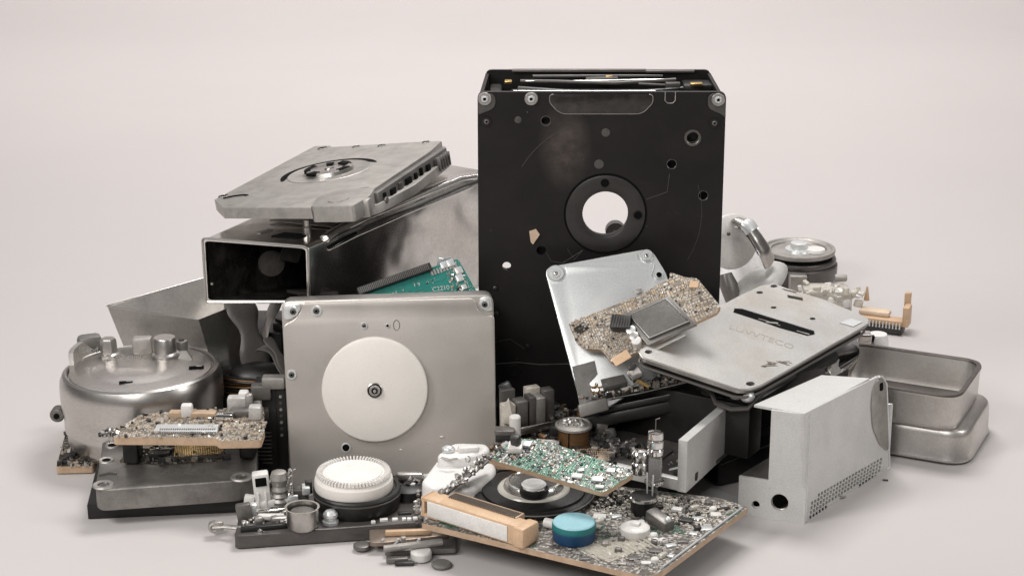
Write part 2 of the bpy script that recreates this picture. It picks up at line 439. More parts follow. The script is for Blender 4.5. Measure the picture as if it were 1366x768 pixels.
# ================================================================== SETTING
sweep = surf('backdrop_paper', (.50,.472,.460), 0, .75, .015, .6, .0, None, .02, 30, fine=.004)
mb = MB(); prof = [(-14, 0), (-4, 0), (0, 0), (4, 0), (9, 0)]
for i in range(1, 13):
    a = math.pi/2*i/12; prof.append((9+5*math.sin(a), 5-5*math.cos(a)))
prof.append((14, 11))
vs = []; fs = []
for (y, z) in prof: vs += [(-16, y, z), (16, y, z)]
for i in range(len(prof)-1): fs.append((2*i, 2*i+1, 2*i+3, 2*i+2))
o = mb.raw(vs, fs).build('studio_backdrop', sweep, ang=60); o['kind'] = 'structure'

# ================================================================== BLACK DRIVE ENCLOSURE
O = W(637, 123, Y=0); Wd = (W(969, 123, Y=0)-O).x; H = O.z
M = Matrix(((1,0,0,O.x),(0,0,-1,0),(0,1,0,0),(0,0,0,1)))   # local x right, y up, z toward the camera
t = Thing('drive_enclosure', 'tall black drive enclosure standing upright with a large round hole in its face', 'drive enclosure', M)
D = .365
def C(px, py, r, n=32): u, v = t.uv(px, py); return circ(u, v, r/340, n)
holes = [C(807.5, 285, 31, 64), C(676, 355, 6), C(728, 161.5, 6), C(924, 184, 8.5), C(896, 219, 6), C(938, 261, 6), C(722, 334, 6.5), C(807, 244, 6)]
out = rpoly([(0, 0), (Wd, 0), (Wd, H), (0, H)], .03, 5)
fp = MB().plate(out, -.022, 0, holes)
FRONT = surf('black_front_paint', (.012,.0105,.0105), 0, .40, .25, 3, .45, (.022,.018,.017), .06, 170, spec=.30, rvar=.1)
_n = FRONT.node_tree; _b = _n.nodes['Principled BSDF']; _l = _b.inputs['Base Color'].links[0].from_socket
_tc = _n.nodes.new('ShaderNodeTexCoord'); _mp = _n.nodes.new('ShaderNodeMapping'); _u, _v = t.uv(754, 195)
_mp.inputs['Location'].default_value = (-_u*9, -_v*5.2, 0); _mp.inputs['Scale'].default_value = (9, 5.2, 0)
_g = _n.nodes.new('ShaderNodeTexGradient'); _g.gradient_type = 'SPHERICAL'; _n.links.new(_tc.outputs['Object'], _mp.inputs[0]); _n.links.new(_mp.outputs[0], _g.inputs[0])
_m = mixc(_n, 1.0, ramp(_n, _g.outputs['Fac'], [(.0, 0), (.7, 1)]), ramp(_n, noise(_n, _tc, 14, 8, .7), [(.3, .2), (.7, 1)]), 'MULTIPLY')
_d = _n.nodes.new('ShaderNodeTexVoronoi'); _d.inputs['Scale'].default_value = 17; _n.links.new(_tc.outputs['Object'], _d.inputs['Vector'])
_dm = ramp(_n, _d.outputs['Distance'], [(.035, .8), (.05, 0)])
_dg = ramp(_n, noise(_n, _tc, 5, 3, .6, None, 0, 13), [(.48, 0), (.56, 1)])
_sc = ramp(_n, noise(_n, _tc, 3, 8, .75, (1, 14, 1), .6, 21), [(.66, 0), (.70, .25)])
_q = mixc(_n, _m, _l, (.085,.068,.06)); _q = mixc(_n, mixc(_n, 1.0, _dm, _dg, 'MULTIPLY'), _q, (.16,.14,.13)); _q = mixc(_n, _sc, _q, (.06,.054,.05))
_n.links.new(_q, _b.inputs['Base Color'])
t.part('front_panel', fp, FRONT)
# blind hole backing: inner plate with only the two through holes
ip = MB().plate(rpoly([(.03, .02), (Wd-.03, .02), (Wd-.03, H-.10), (.03, H-.10)], .03), -.06, -.05, [C(807.5, 285, 34, 64), C(676, 355, 9)])
t.part('inner_plate', ip, BLACK2)
for (x0, x1) in ((0, .014), (Wd-.014, Wd)):
    sw = MB(); inn = .028 if x0 == 0 else -.028
    # side wall tapers towards the back
    vs = [(x0, 0, -.022), (x1, 0, -.022), (x1, H-.035, -.022), (x0, H-.035, -.022), (x0+inn, 0, -D), (x1+inn, 0, -D), (x1+inn, H, -D), (x0+inn, H, -D)]
    sw.raw(vs, [(3,2,1,0),(4,5,6,7),(0,1,5,4),(1,2,6,5),(2,3,7,6),(3,0,4,7)])
    t.part('side_wall', sw, BLACK)
# back frame with a wide opening
bo = rpoly([(.028, 0), (Wd-.028, 0), (Wd-.028, H+.012), (.028, H+.012)], .025)
bh = rrect(Wd/2, H*.50, Wd-.17, H*.80, .05)
t.part('back_frame', MB().plate(bo, -D-.015, -D, [bh]), BLACK)
bt = MB(); bt.box((Wd*.42, H+.012, -D+.01), (.55, .012, .02), bev=.003).box((Wd*.80, H+.010, -D+.012), (.2, .010, .02), bev=.003)
t.part('back_rim', bt, MGREY)
# mechanism lying in the open top
tm = MB(); tm.box((Wd*.5, H-.10, -D*.55), (.70, .05, .17), bev=.01).box((Wd*.45, H-.055, -D*.62), (.62, .03, .05), bev=.008)
tm.tube([(.16, H-.04, -.24), (.35, H-.045, -.20), (.6, H-.05, -.19), (.86, H-.04, -.25)], .012, 8)
tm.box((.07, H-.08, -.2), (.05, .1, .2), bev=.01); tm.box((Wd-.09, H-.05, -.28), (.12, .06, .1), bev=.01)
t.part('inner_carriage', tm, BLACK2)
tr = MB(); tr.tube([(.17, H-.02, -.30), (.30, H-.015, -.27), (.55, H-.02, -.255), (.80, H-.012, -.29)], .007, 8)
tr.tube([(.17, H-.03, -.15), (.40, H-.04, -.13), (.62, H-.045, -.12), (.80, H-.03, -.14)], .005, 8)
tr.tube([(.22, H-.008, -.335), (.5, H-.006, -.33), (.75, H-.008, -.34)], .006, 8)
tr.box((.50, H-.01, -.30), (.13, .012, .04), bev=.004, rot=(0, 0, 2)); tr.box((.78, H-.012, -.19), (.06, .02, .03), bev=.004); tr.box((.70, H-.02, -.235), (.11, .008, .02), bev=.003, rot=(0, 0, -3))
t.part('wire_rails', tr, DGREY)
t.part('bright_wire', MB().tube([(.19, H-.018, -.285), (.45, H-.012, -.268), (.80, H-.010, -.293)], .0025, 6), ALU)
t.part('bright_wire', MB().tube([(.14, H-.006, -.05), (.40, H-.006, -.045), (.70, H-.006, -.05)], .0022, 6), ALU)
for q_, s_ in (((.12, H-.012, -.25), (.03, .012, .04)), ((Wd-.1, H-.012, -.2), (.05, .014, .03)), ((.53, H-.004, -.31), (.03, .01, .02))):
    t.part('carriage_clip', MB().box(q_, s_, bev=.003), GOLD)
# raised hub ring with groove
u0, v0 = t.uv(807.5, 285)
rg = MB().lathe([(.158, 0), (.158, .0055), (.152, .008), (.097, .008), (.0925, .005), (.0925, -.022)], 96, 0, c=(u0, v0, 0))
# hole in the ring is shown as a small dark socket
t.part('hub_ring', rg, RINGB)
rb = MB().lathe([(.166, 0), (.166, .003), (.159, .003)], 96, 0, c=(u0, v0, 0.0005)); t.part('hub_groove', rb, VOID)
blind(t, 807, 244, .017, .008, RINGB, depth=.001, rimw=.002); blind(t, 851, 287, .0155, .008, BLACK, depth=.001)
# scribed arcs and lines in the face
arc = lambda r, a0, a1, n=40: [(u0+r*math.cos(R(a0+(a1-a0)*i/n)), v0+r*math.sin(R(a0+(a1-a0)*i/n)), .0002) for i in range(n+1)]
P = lambda px, py, h=.0004: (*t.uv(px, py), h)
for pth, rr_ in ((arc(.385, 112, 150), .0011), (arc(.385, -30, 18), .0007), ([P(893, 232), P(890, 256), P(862, 266)], .0013), ([P(757, 332), P(766, 346), P(777, 334)], .0011), ([P(728, 336), P(735, 348), P(750, 351), P(777, 334)], .0011), ([P(660, 456), P(680, 452), P(700, 465), P(706, 466)], .0012)):
    t.part('scribed_line', MB().tube(pth, rr_, 5), DGREY)
gl = MB().tube([P(640, 488), P(663, 485), P(690, 483), P(720, 486), P(760, 485)], .002, 6); t.part('lower_seam', gl, MGREY)
for (px, py, r) in ((686, 493, .026), (704, 463, .014)):
    u, v = t.uv(px, py); t.part('boss', MB().lathe([(r, 0), (r, .004), (r*.86, .005), (r*.8, .002), (r*.3, .002), (0, .004)], 32, 0, c=(u, v, 0)), BLACK)
# top recess (label plate)
rp = t.poly([(733, 126), (870, 126), (870, 137), (856, 151.5), (748, 151.5), (734, 138)]); rp = rpoly(rp, .02)
t.part('recess_rim', MB().tube([(x, y, .002) for x, y in rpoly([t.uv(733, 126), t.uv(733, 137), t.uv(747, 152), t.uv(857, 152), t.uv(871, 137), t.uv(871, 126)], .03)], .0020, 6), ALU)
t.part('recess_panel', MB().plate(rp, .0005, .003, bev=.001), surf('recess_black', (.022,.019,.017), 0, .25, .3, 9, .9, (.06,.05,.045), .3, 70))
# corner brackets and screws
for pts in ([(638, 125), (661, 125), (661, 144), (641, 152), (638, 153)], [(968, 125), (944, 125), (944, 145), (962, 152), (968, 158)]):
    t.part('corner_bracket', MB().plate(rpoly(t.poly(pts), .03), 0.0005, .006, bev=.0025), DGREY)
for px, py in ((646.5, 132), (958, 133), (708.5, 132)): screw(t, px, py, .015, .006 if px != 708.5 else .003, ring=ALU, head=PALE)
t.part('screw_pad', MB().cyl((*t.uv(709, 131), .0002), .027, .003, bev=.002), DGREY)
u, v = t.uv(894, 131); t.part('notch', MB().tube([(u-.02, v+.025, .001), (u-.02, v-.01, .001), (u-.01, v-.02, .001), (u+.01, v-.02, .001), (u+.02, v-.01, .001), (u+.02, v+.025, .001)], .002, 5), ALUG)
for px, py, r in ((649, 162, .011), (953, 164, .011), (660, 383, .007), (662, 417, .008)): screw(t, px, py, r, 0, ring=BLACK, head=MGREY, rr=r*1.8)
for px, py, r in ((691, 160, .014), (808, 177, .017), (799, 219, .019)):
    t.part('flush_plug', MB().cyl((*t.uv(px, py), .0), r, .0022, bev=.001), DGREY)
u, v = t.uv(924, 184)
t.part('hole_rim', MB().lathe([(.034, 0), (.033, .004), (.031, .001), (.027, .001), (.026, .005), (.0235, .003), (.0235, -.03)], 40, 0, c=(u, v, 0)), MGREY)
for px, py in ((728, 161.5), (896, 219), (938, 261)):
    u, v = t.uv(px, py); t.part('hole_rim', MB().lathe([(.0205, 0), (.0195, .0015), (.0180, 0)], 28, 0, c=(u, v, 0)), MGREY)
cp = MB().plate(t.poly([(706, 308), (715, 305), (720, 312), (711, 325), (708, 322)]), .002, .010)
t.part('broken_chip', cp, surf('pale_tan_chip', (.62,.46,.34), 0, .5))
t.part('bottom_skid', MB().box((Wd/2, -.0, -D/2), (Wd-.06, .02, D-.03), bev=.004), BLACK2) if False else None

# small grey lug behind the hole, standing on the floor behind
p = W(818, 305, Y=.9)
mb = MB().tube([(p.x-.1, p.y, .0), (p.x-.1, p.y, p.z*.6), (p.x-.02, p.y, p.z-.05), (p.x+.01, p.y, p.z)], .035, 12, flat=(1, .5))
mb.xcyl((p.x+.01, p.y-.03, p.z-.01), .045, .05, 'Y', mi=1)
single('bent_lug', mb, [MGREY, DGREY], 'small bent grey lug seen through the round hole of the black enclosure', 'bracket')

# ================================================================== STANDING SILVER DRIVE
BL = W(388, 650, Z=0.0); BR = W(664, 642, Y=BL.y+.04); TL = W(375, 402, Y=BL.y+.13)
M = frame(BL, BR, TL)
t = Thing('hard_drive', 'taupe silver hard drive standing on edge with a large round cream disc on its face', 'hard drive', M)
outl = t.poly([(388, 650), (664, 646), (658, 393), (375, 402)])
t.part('body', MB().plate(rpoly(outl, .04), -.13, -.012, bev=.008), ALUG)
t.part('base_plate', MB().plate(rpoly(outl, .035), -.010, 0, bev=.003), TAUPE)
face = t.poly([(389, 650), (663, 645), (659.5, 421), (648, 420), (637, 413), (633, 397), (404, 403), (402, 413), (393, 426), (377, 433)])
t.part('cover_plate', MB().plate(rpoly(face, [0, 0, .03, .05, .04, .02, .02, .05, .05, .03] if False else .03), .0005, .012, bev=.004, bseg=3), TAUPE)
for pts in ([(378, 405), (402, 404), (401, 413), (392, 424), (379, 427)], [(640, 396), (655, 395), (657, 414), (648, 415), (640, 408)]):
    t.part('corner_tab', MB().plate(rpoly(t.poly(pts), .025), .0005, .008, bev=.003), PALE)
for px, py, r, h in ((391, 415.5, .012, .008), (646.5, 406, .011, .008), (422, 414.5, .012, .012), (389, 499.5, .011, .012)): screw(t, px, py, r, h, ring=PALE, head=DGREY)
screw(t, 485.5, 434, .008, .012, ring=PALE, head=MGREY); screw(t, 517, 434, .005, .012, ring=PALE, head=VOID)
u, v = t.uv(529, 433); t.part('pressed_mark', MB().tube([(u+.012*math.cos(a*.35), v+.02*math.sin(a*.35), .0125) for a in range(18)], .0016, 5, closed=True), MGREY)
blind(t, 461.5, 596.5, .014, .012, PALE, depth=.003, rimw=.005)
u, v = t.uv(500, 519.5, .03); rad = 72.5/2640*7.5
t.part('disc', MB().lathe([(rad-.004, .013), (rad, .018), (rad, .032), (rad-.003, .037), (rad-.010, .040), (0, .041)], 128, 0, c=(u, v, 0)), CREAM)
sp = MB().lathe([(.030, .041), (.030, .045), (.027, .047), (.025, .045), (.022, .045), (.021, .056), (.018, .060), (.013, .060), (.011, .056), (.0075, .056), (.0065, .062), (0, .063)], 40, 0, c=(u, v, 0), mis=[0,0,1,1,0,0,0,0,1,0,0])
t.part('spindle', sp, [ALU, VOID])
for px, py, r in ((535, 600, .008), (569, 573, .006), (572, 590, .007), (590, 583, .010), (610, 602, .007), (604, 620, .009)):
    t.part('dent', MB().ball((*t.uv(px, py, .012), .0105), r, 2, sc_=(1.3, .8, .3)), TAUPE)

# ================================================================== SHEET METAL SLEEVE
m_rb, m_rt = W(413, 403, Y=-.12), W(411, 329, Y=-.12)
m_lb, m_lt = W(275, 403, Y=.00), W(270, 318, Y=.00)
r_rb, r_rt = W(652, 385, Y=.78), W(652, 229, Y=.78)
r_lb, r_lt = r_rb+Vector((-.44, .30, .0)), r_rt+Vector((-.44, .30, .0))
M = Matrix.Translation(m_rb)
t = Thing('sheet_metal_sleeve', 'shiny open-ended sheet metal sleeve raised above the pile with its dark mouth facing left', 'metal sleeve', M)
t.part
def S(s, z, l):
    a = (m_lb*(1-s)+m_rb*s)*(1-z)+(m_lt*(1-s)+m_rt*s)*z
    b = (r_lb*(1-s)+r_rb*s)*(1-z)+(r_lt*(1-s)+r_rt*s)*z
    return tuple(a*(1-l)+b*l-m_rb)
def ring(n, l, ins): return [S(.5+(x-.5)*(1-2*ins), .5+(z-.5)*(1-3.2*ins), l) for x, z in rpoly([(0, 0), (1, 0), (1, 1), (0, 1)], [.05, .05, .07, .05], 5)]
def loft(ls): 
    vs = []; fs = []; n = len(ls[0])
    for l in ls: vs += l
    for j in range(len(ls)-1):
        for i in range(n): fs.append((j*n+i, j*n+(i+1) % n, (j+1)*n+(i+1) % n, (j+1)*n+i))
    return MB().raw(vs, fs)
BRUSH = surf('brushed_sleeve_metal', (.72,.70,.675), 1, .20, .08, 2.0, .28, (.40,.34,.28), .0, 70, off=2, rvar=.07, stretch=(1,1,1))
_n = BRUSH.node_tree; _b = _n.nodes['Principled BSDF']; _tc = _n.nodes.new('ShaderNodeTexCoord')
_bp = _n.nodes.new('ShaderNodeBump'); _bp.inputs['Strength'].default_value = .6; _bp.inputs['Distance'].default_value = .06; _n.links.new(noise(_n, _tc, 3.0, 1.5, .4, None, .4, 5), _bp.inputs['Height']); _n.links.new(_bp.outputs[0], _b.inputs['Normal'])
K = 8
t.part('shell', loft([ring(0, k/K, 0) for k in range(K+1)]+[ring(0, k/K, .022) for k in range(K, -1, -1)]+[ring(0, 0, 0)]), BRUSH)
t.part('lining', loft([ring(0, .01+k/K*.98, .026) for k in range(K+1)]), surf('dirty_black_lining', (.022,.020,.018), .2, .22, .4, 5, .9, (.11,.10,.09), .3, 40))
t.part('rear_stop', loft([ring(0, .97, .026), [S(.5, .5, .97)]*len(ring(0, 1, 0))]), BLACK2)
t.part('mouth_rim', MB().tube(ring(0, 0, 0), .0055, 8, closed=True), SHEET)
V3 = lambda s, z, l, dx=0, dy=0, dz=0: tuple(Vector(S(s, z, l))+Vector((dx, dy, dz)))
t.part('edge_ridge', MB().tube([V3(.97, 1.0, .10, 0, 0, -.004), V3(.955, 1.0, .16, 0, 0, .004), V3(.95, 1.0, .3, 0, 0, .012), V3(.95, 1, .6, 0, 0, .012), V3(.95, 1, .85, 0, 0, .010), V3(.96, 1, .93, 0, 0, -.004)], .024, 12, flat=(1, .7)), BRUSH)
t.part('edge_slot', MB().tube([V3(1, .86, .10, .002, -.001), V3(1, .90, .16, .003, -.002), V3(1, .92, .24, .003, -.002)], .010, 8, flat=(1, .6)), VOID)
t.part('edge_lip', MB().tube([V3(1, .82, .10, .003, -.003), V3(1, .88, .24, .004, -.004), V3(1, .915, .5, .004, -.004), V3(1, .93, .9, .003, -.003)], .0035, 6), CHROME)
def patch(name, s0, s1, l0, l1, h, mat): 
    v = [V3(a_, 1, b_, 0, 0, h) for a_, b_ in ((s0, l0), (s1, l0), (s1+.04, l1), (s0+.04, l1))]
    t.part(name, MB().raw(v+[(x, y, z-.004) for x, y, z in v], [(0,1,2,3),(7,6,5,4),(0,4,5,1),(1,5,6,2),(2,6,7,3),(3,7,4,0)]), mat)
patch('top_slot', .52, .76, .07, .115, .004, VOID); patch('top_slot', .34, .38, .09, .13, .004, MGREY); patch('top_flap', .25, .85, .2, .45, .010, SHEET)
ib = lambda name, mb: t.part(name, mb, surf('sleeve_scraps', (.06,.054,.05), .4, .35, .4, 12, .8))
ib('inner_disc', MB().lathe([(.055, 0), (.053, .01), (0, .012)], 24, 0, Matrix.Translation(V3(.45, .55, .10)) @ Matrix.Rotation(R(75), 4, 'X') @ Matrix.Rotation(R(20), 4, 'Y')))
ib('inner_flap', MB().box(V3(.62, .75, .12), (.09, .01, .10), rot=(10, 20, 35))); ib('inner_flap', MB().box(V3(.80, .12, .12), (.16, .2, .012), rot=(-14, 6, 20)))
t.part('rivet', MB().lathe([(.006, 0), (.004, .004), (0, .005)], 12, 0, Matrix.Translation(V3(.07, .3, 0, 0, -.006)) @ Matrix.Rotation(R(90), 4, 'X')), SOLD)
SLEEVE_TOP = m_rt.z; SLEEVE_BOT = min(r_rb.z, m_lb.z)

# ================================================================== DRIVE CASTING ON TOP
A = W(286, 266, Y=.28); Fp = W(500, 250, Y=.06); Hp = W(589, 188, Y=.76)
M = frame(A, Fp, Hp)
t = Thing('drive_casting', 'bare grey cast drive chassis lying tilted on top of the metal sleeve', 'drive chassis', M)
outl = t.poly([(286, 266), (297, 277), (415, 277), (424, 265), (440, 262), (492, 257), (501, 250), (572, 203), (577, 199), (589, 188), (560, 189), (443, 196), (440, 194), (419, 195)])
t.part('body', MB().plate(outl, -.046, 0, bev=.004, bseg=2), ALUG)
lower = t.poly([(420, 290), (488, 289), (508, 283), (556, 257), (600, 221), (596, 205), (560, 203), (470, 225), (440, 270)], -.085)
t.part('lower_rim', MB().plate(lower, -.088, -.05, bev=.004), ALUG)
shelf = t.poly([(414, 277), (424, 263), (452, 255), (492, 251), (500, 252), (494, 262), (470, 276)])
t.part('corner_shelf', MB().plate(rpoly(shelf, .02), -.06, .004, bev=.003), ALUG)
t.part('corner_foot', MB().lathe([(.045, -.075), (.05, -.04), (.042, .008), (0, .010)], 24, 0, c=(*t.uv(452, 268), 0)), ALUG)
t.part('corner_foot', MB().box((*t.uv(480, 266), -.035), (.09, .05, .075), bev=.012), ALUG)
u, v = t.uv(439, 229); rx = .150
# crescent channel around the bearing
def ell(rr, a0, a1, n=36, cx=0, cy=0): return [(u+cx+rr*math.cos(R(a0+(a1-a0)*i/n)), v+cy+rr*math.sin(R(a0+(a1-a0)*i/n))) for i in range(n+1)]
la, ra = Vector(t.uv(375, 243))-Vector((u, v)), Vector(t.uv(503, 216))-Vector((u, v))
a0c, a1c = math.atan2(ra.y, ra.x), math.atan2(la.y, la.x)
if a1c < a0c: a1c += 2*math.pi
rC = (la.length+ra.length)/2
n_ = 40; cvs = []; cfs = []
for i in range(n_+1):
    f = i/n_; a_ = a0c+(a1c-a0c)*f; wd = .008+.050*math.sin(math.pi*f)**.6
    cvs += [(u+rC*math.cos(a_), v+rC*math.sin(a_), .0012), (u+(rC-wd)*math.cos(a_), v+(rC-wd)*math.sin(a_), .0012)]
for i in range(n_): cfs.append((2*i, 2*i+1, 2*i+3, 2*i+2))
t.part('crescent_channel', MB().raw(cvs, cfs), VOID)
t.part('bearing_dish', MB().lathe([(rC-.028, .0005), (rC-.032, .003), (rC-.036, .0015), (.10, .001)], 64, 0, c=(u, v, 0)), ALUG)
t.part('bearing', MB().lathe([(.105, .001), (.10, .016), (.088, .02), (.06, .012), (.05, .014), (.02, .014), (.018, .02), (0, .021)], 48, 0, c=(u+.005, v-.005, 0)), SHEET)
for aa, bb, r0_, r1_ in ((150, 215, .104, .078), (235, 262, .112, .070), (-40, -5, .104, .074), (30, 75, .100, .066), (95, 120, .085, .045)):
    t.part('bearing_slot', MB().plate(ccw(ell(r0_, aa, bb, 10)+ell(r1_, bb, aa, 10)), .010, .0205), VOID)
for px, py, r in ((482, 254, .036), (430, 198, .02), (475, 196, .016), (509, 194.5, .016), (568, 190, .015), (298, 262, .02)):
    t.part('screw_hole', MB().lathe([(r*1.15, 0), (r*1.05, .003), (r, .001), (0, .001)], 24, 0, c=(*t.uv(px, py), .001), mis=[0, 0, 1]), [ALUG, VOID])
t.part('edge_slot', MB().tube([(*t.uv(298, 265), .002), (*t.uv(312, 262), .002), (*t.uv(325, 260.5), .002), (*t.uv(330, 261), .002)], .008, 6, flat=(1, .35)), VOID)
# connector openings down the right-hand flank
p0, p1 = Vector(t.uv(506, 268, -.04)), Vector(t.uv(599, 206, -.04)); dv = (p1-p0); L = dv.length; an = math.degrees(math.atan2(dv.y, dv.x))
F = Matrix.Translation((p0.x, p0.y, -.046)) @ Matrix.Rotation(R(an), 4, 'Z')
t.part('flank', MB().box((L*.5, .018, -.002), (L*.98, .03, .082), bev=.004, M=F), ALUD)
for f0, wd, mt in ((.06, .03, VOID), (.15, .07, VOID), (.27, .05, DGREY), (.36, .08, VOID), (.49, .03, VOID), (.57, .03, VOID), (.66, .05, VOID), (.78, .04, DGREY), (.86, .035, VOID)):
    t.part('port', MB().box((L*(f0+wd/2), -.001, -.004+RN.uniform(-.004, .004)), (L*wd*.9, .010, .058), bev=.002, M=F), mt)
for k in range(5):
    t.part('fin', MB().box((L*(.80+.035*k), -.012, .0), (.008, .022, .06), bev=.002, M=F), ALUD)
t.part('plug', MB().cyl((0, 0, 0), .014, .012, 0, 20, F @ Matrix.Translation((L*.07, 0, -.005)) @ Matrix.Rotation(R(90), 4, 'X'), bev=.003), MGREY)
q = W(412, 300, Y=.10); single('spacer_post', MB().lathe([(.018, 0), (.018, .04), (.013, .045), (.013, .07), (0, .07)], 20), SHEET, 'small metal spacer post between the grey casting and the sleeve', 'spacer', Matrix.Translation((q.x, .02, SLEEVE_TOP+.0)))

# ================================================================== FLARED SHEET METAL TRAY (left back)
Lr, Fr, Rr, Br = W(143, 408, Y=.42), W(265, 427, Y=.17), W(310, 410, Y=.30), W(272, 371, Y=.80)
Rr = W(322, 404, Y=.34); Br = Lr + (Rr-Fr)*1.0 + Vector((.18, .28, .05))
Br = W(300, 363, Y=.85)
bl, bf, br_, bb = [Vector((W(px, py, Z=0).x, W(px, py, Z=0).y, 0)) for px, py in ((205, 560), (312, 585), (345, 575), (300, 540))]
t = Thing('flared_metal_tray', 'open flared tray of folded sheet metal behind the round motor', 'metal tray', Matrix.Translation(bl))
rim = [Lr, Fr, Rr, Br]; bot = [bl, bf, br_, bb]
cen_r = sum(rim, Vector())/4
mbt = MB(); ins = lambda p, c, k: p + (c-p)*k
o_, i_ = [t.I @ p for p in rim], [t.I @ ins(p, cen_r, .035) for p in rim]
cb = sum(bot, Vector())/4
ob, ib_ = [t.I @ p for p in bot], [t.I @ (ins(p, cb, .05)+Vector((0, 0, .01))) for p in bot]
vs = o_+i_+ob+ib_
fs = []
for k in range(4):
    j = (k+1) % 4; fs += [(k, j, 8+j, 8+k), (4+j, 4+k, 12+k, 12+j), (k, 4+k, 4+j, j)]
fs += [(8, 9, 10, 11), (12, 13, 14, 15)]
t.part('folded_shell', mbt.raw(vs, fs), SHEET, ang=10)
t.part('rim_edge', MB().tube(o_, .004, 6, closed=True), ALU)

# ================================================================== ROUND MOTOR (left)
c0 = W(196, 590, Z=0.03); c0.z = 0
t = Thing('spindle_motor', 'large round silver motor housing with metal posts on its lid', 'motor', Matrix.Translation((c0.x, c0.y, .035)) @ Matrix.Rotation(R(-1.2), 4, 'X') @ Matrix.Rotation(R(-1.5), 4, 'Y'))
r = .328
hT = (W(190, 490, Y=c0.y).z - .035)
DR = surf('drum_aluminium', (.58,.555,.53), 1, .29, .04, 2.5, .22, (.40,.36,.33), .012, 60, rvar=.06, stretch=(1,1,3), speck=.2)
t.part('housing', MB().lathe([(r*.84, 0), (r*.90, .01), (r*.95, .04), (r*.955, .07), (r*.975, .085), (r*.98, .10), (r*.975, .150), (r*.985, .165), (r*1.0, .20), (r*1.0, hT-.06), (r*.99, hT-.03), (r*.955, hT-.006), (r*.92, hT), (r*.90, hT-.003), (r*.885, hT-.015), (r*.3, hT-.012)], 128), DR)
t.part('lid', MB().lathe([(r*.875, hT-.02), (r*.87, hT-.006), (r*.84, hT-.003), (r*.64, hT-.002), (r*.60, hT+.001), (r*.46, hT+.011), (r*.40, hT+.013), (0, hT+.013)], 128), DR)
def top(px, py, h=hT): return t.uv(px, py, h)
u, v = top(221, 472, hT+.02); t.part('post', MB().lathe([(.062, -.02), (.060, .012), (.052, .02), (.048, .022), (.046, .078), (.043, .083), (0, .084)], 32, 0, c=(u, v, hT+.01)), DR)
u, v = top(190, 470, hT+.02); t.part('block', MB().box((u, v+.02, hT+.045), (.082, .05, .075), bev=.012), ALUG)
u, v = top(146, 475, hT); t.part('post', MB().lathe([(.048, -.01), (.046, .012), (.036, .018), (.034, .07), (.03, .078), (0, .08)], 6, 0, c=(u, v, hT)), SHEET)
# curved wall segment on the left of the lid
aw = [R(a) for a in (150, 160, 170, 180, 190, 196)]
wv = []; wf = []
for k, a in enumerate(aw):
    for rr in (r*.90, r*.84):
        wv += [(rr*math.cos(a), rr*math.sin(a)+.06, hT-.012), (rr*math.cos(a), rr*math.sin(a)+.06, hT+(.02 if k in (0, 5) else .062))]
for k in range(len(aw)-1):
    b0 = 4*k; b1 = 4*k+4; wf += [(b0, b0+1, b1+1, b1), (b0+3, b0+2, b1+2, b1+3), (b0+1, b0+3, b1+3, b1+1)]
wf += [(0, 1, 3, 2), (4*5, 4*5+2, 4*5+3, 4*5+1)]
t.part('curved_wall', MB().raw(wv, wf), ALUG, ang=25)
u, v = top(120, 462); t.part('block', MB().box((u, v, hT+.012), (.1, .07, .08), bev=.02, rot=(0, 0, 20)), ALUD)
u, v = top(243, 469); t.part('knob', MB().cyl((u, v, hT), .026, .05, bev=.008).cyl((u, v, hT+.05), .012, .006, 1), [ALUG, DGREY])
u, v = top(238, 480); t.part('rib', MB().raw([(u-.06, v-.04, hT), (u+.06, v-.01, hT), (u+.05, v+.05, hT), (u-.05, v+.05, hT), (u-.04, v+.02, hT+.03), (u+.03, v+.03, hT+.03)], [(0, 1, 4), (1, 5, 4), (1, 2, 5), (2, 3, 4, 5), (3, 0, 4)]), ALUG)
for px, py, w_ in ((262, 490, .06), (168, 510, .055)):
    u, v = top(px, py); t.part('slot', MB().box((u, v, hT), (w_, .022, .010), bev=.003, rot=(0, 0, 8)).box((u+.012, v+.003, hT+.002), (w_*.4, .012, .012), bev=.002, mi=1), [VOID, SOLD])
u, v = top(146, 484); t.part('pin', MB().ball((u, v, hT+.006), .012), MGREY)
for sx, sy, tx, sz in ((118, 452, 'B S4od', .05), (175, 461, 'E,.B2.oun0m', .048)):
    P_ = t.uv(sx, sy); 
    tm_ = text(tx, .034, .0008)
    u, v = top(sx, sy+16, hT+.03)
    o = t.part('lettering', tm_, ALU, M=Matrix.Translation((u, v-.035, hT+.045)) @ Matrix.Rotation(R(80), 4, 'X'))
w = W(79, 549, Y=c0.y+.02); l = t.I @ w
t.part('side_knob', MB().cyl((0, 0, 0), .03, .05, 0, 20, Matrix.Translation(l) @ Matrix.Rotation(R(90), 4, 'X'), bev=.01).cyl((0, 0, .05), .012, .006, 1, 12, Matrix.Translation(l) @ Matrix.Rotation(R(90), 4, 'X')), [MGREY, VOID])

# ---------------------------------------------------------------- generic circuit board
def board(name, label, cat, M, pts, th, mat, n, seed, edge=COPPER, hmax=.014, smin=.008, smax=.026, w=(.5, .25, .25), skip=None, group=None, h0=0, rnd=.012):
    t = Thing(name, label, cat, M, group)
    P_ = rpoly(t.poly(pts), rnd, 3); t.P = P_
    t.part('panel', MB().plate(P_, -th, 0, side=1), [mat, edge])
    if n: scatter(t, [(x, y) for x, y in P_], 0.0, n, seed, hmax=hmax, smin=smin, smax=smax, w=w, skip=skip)
    return t

t = board('circuit_board', 'small grey circuit board lying flat under the left edge of the round motor', 'circuit board', hframe(.035, (74, 622), (124, 622)),
          [(75, 622), (124, 621), (160, 560), (92, 562)], .03, P_DRK, 120, 21)

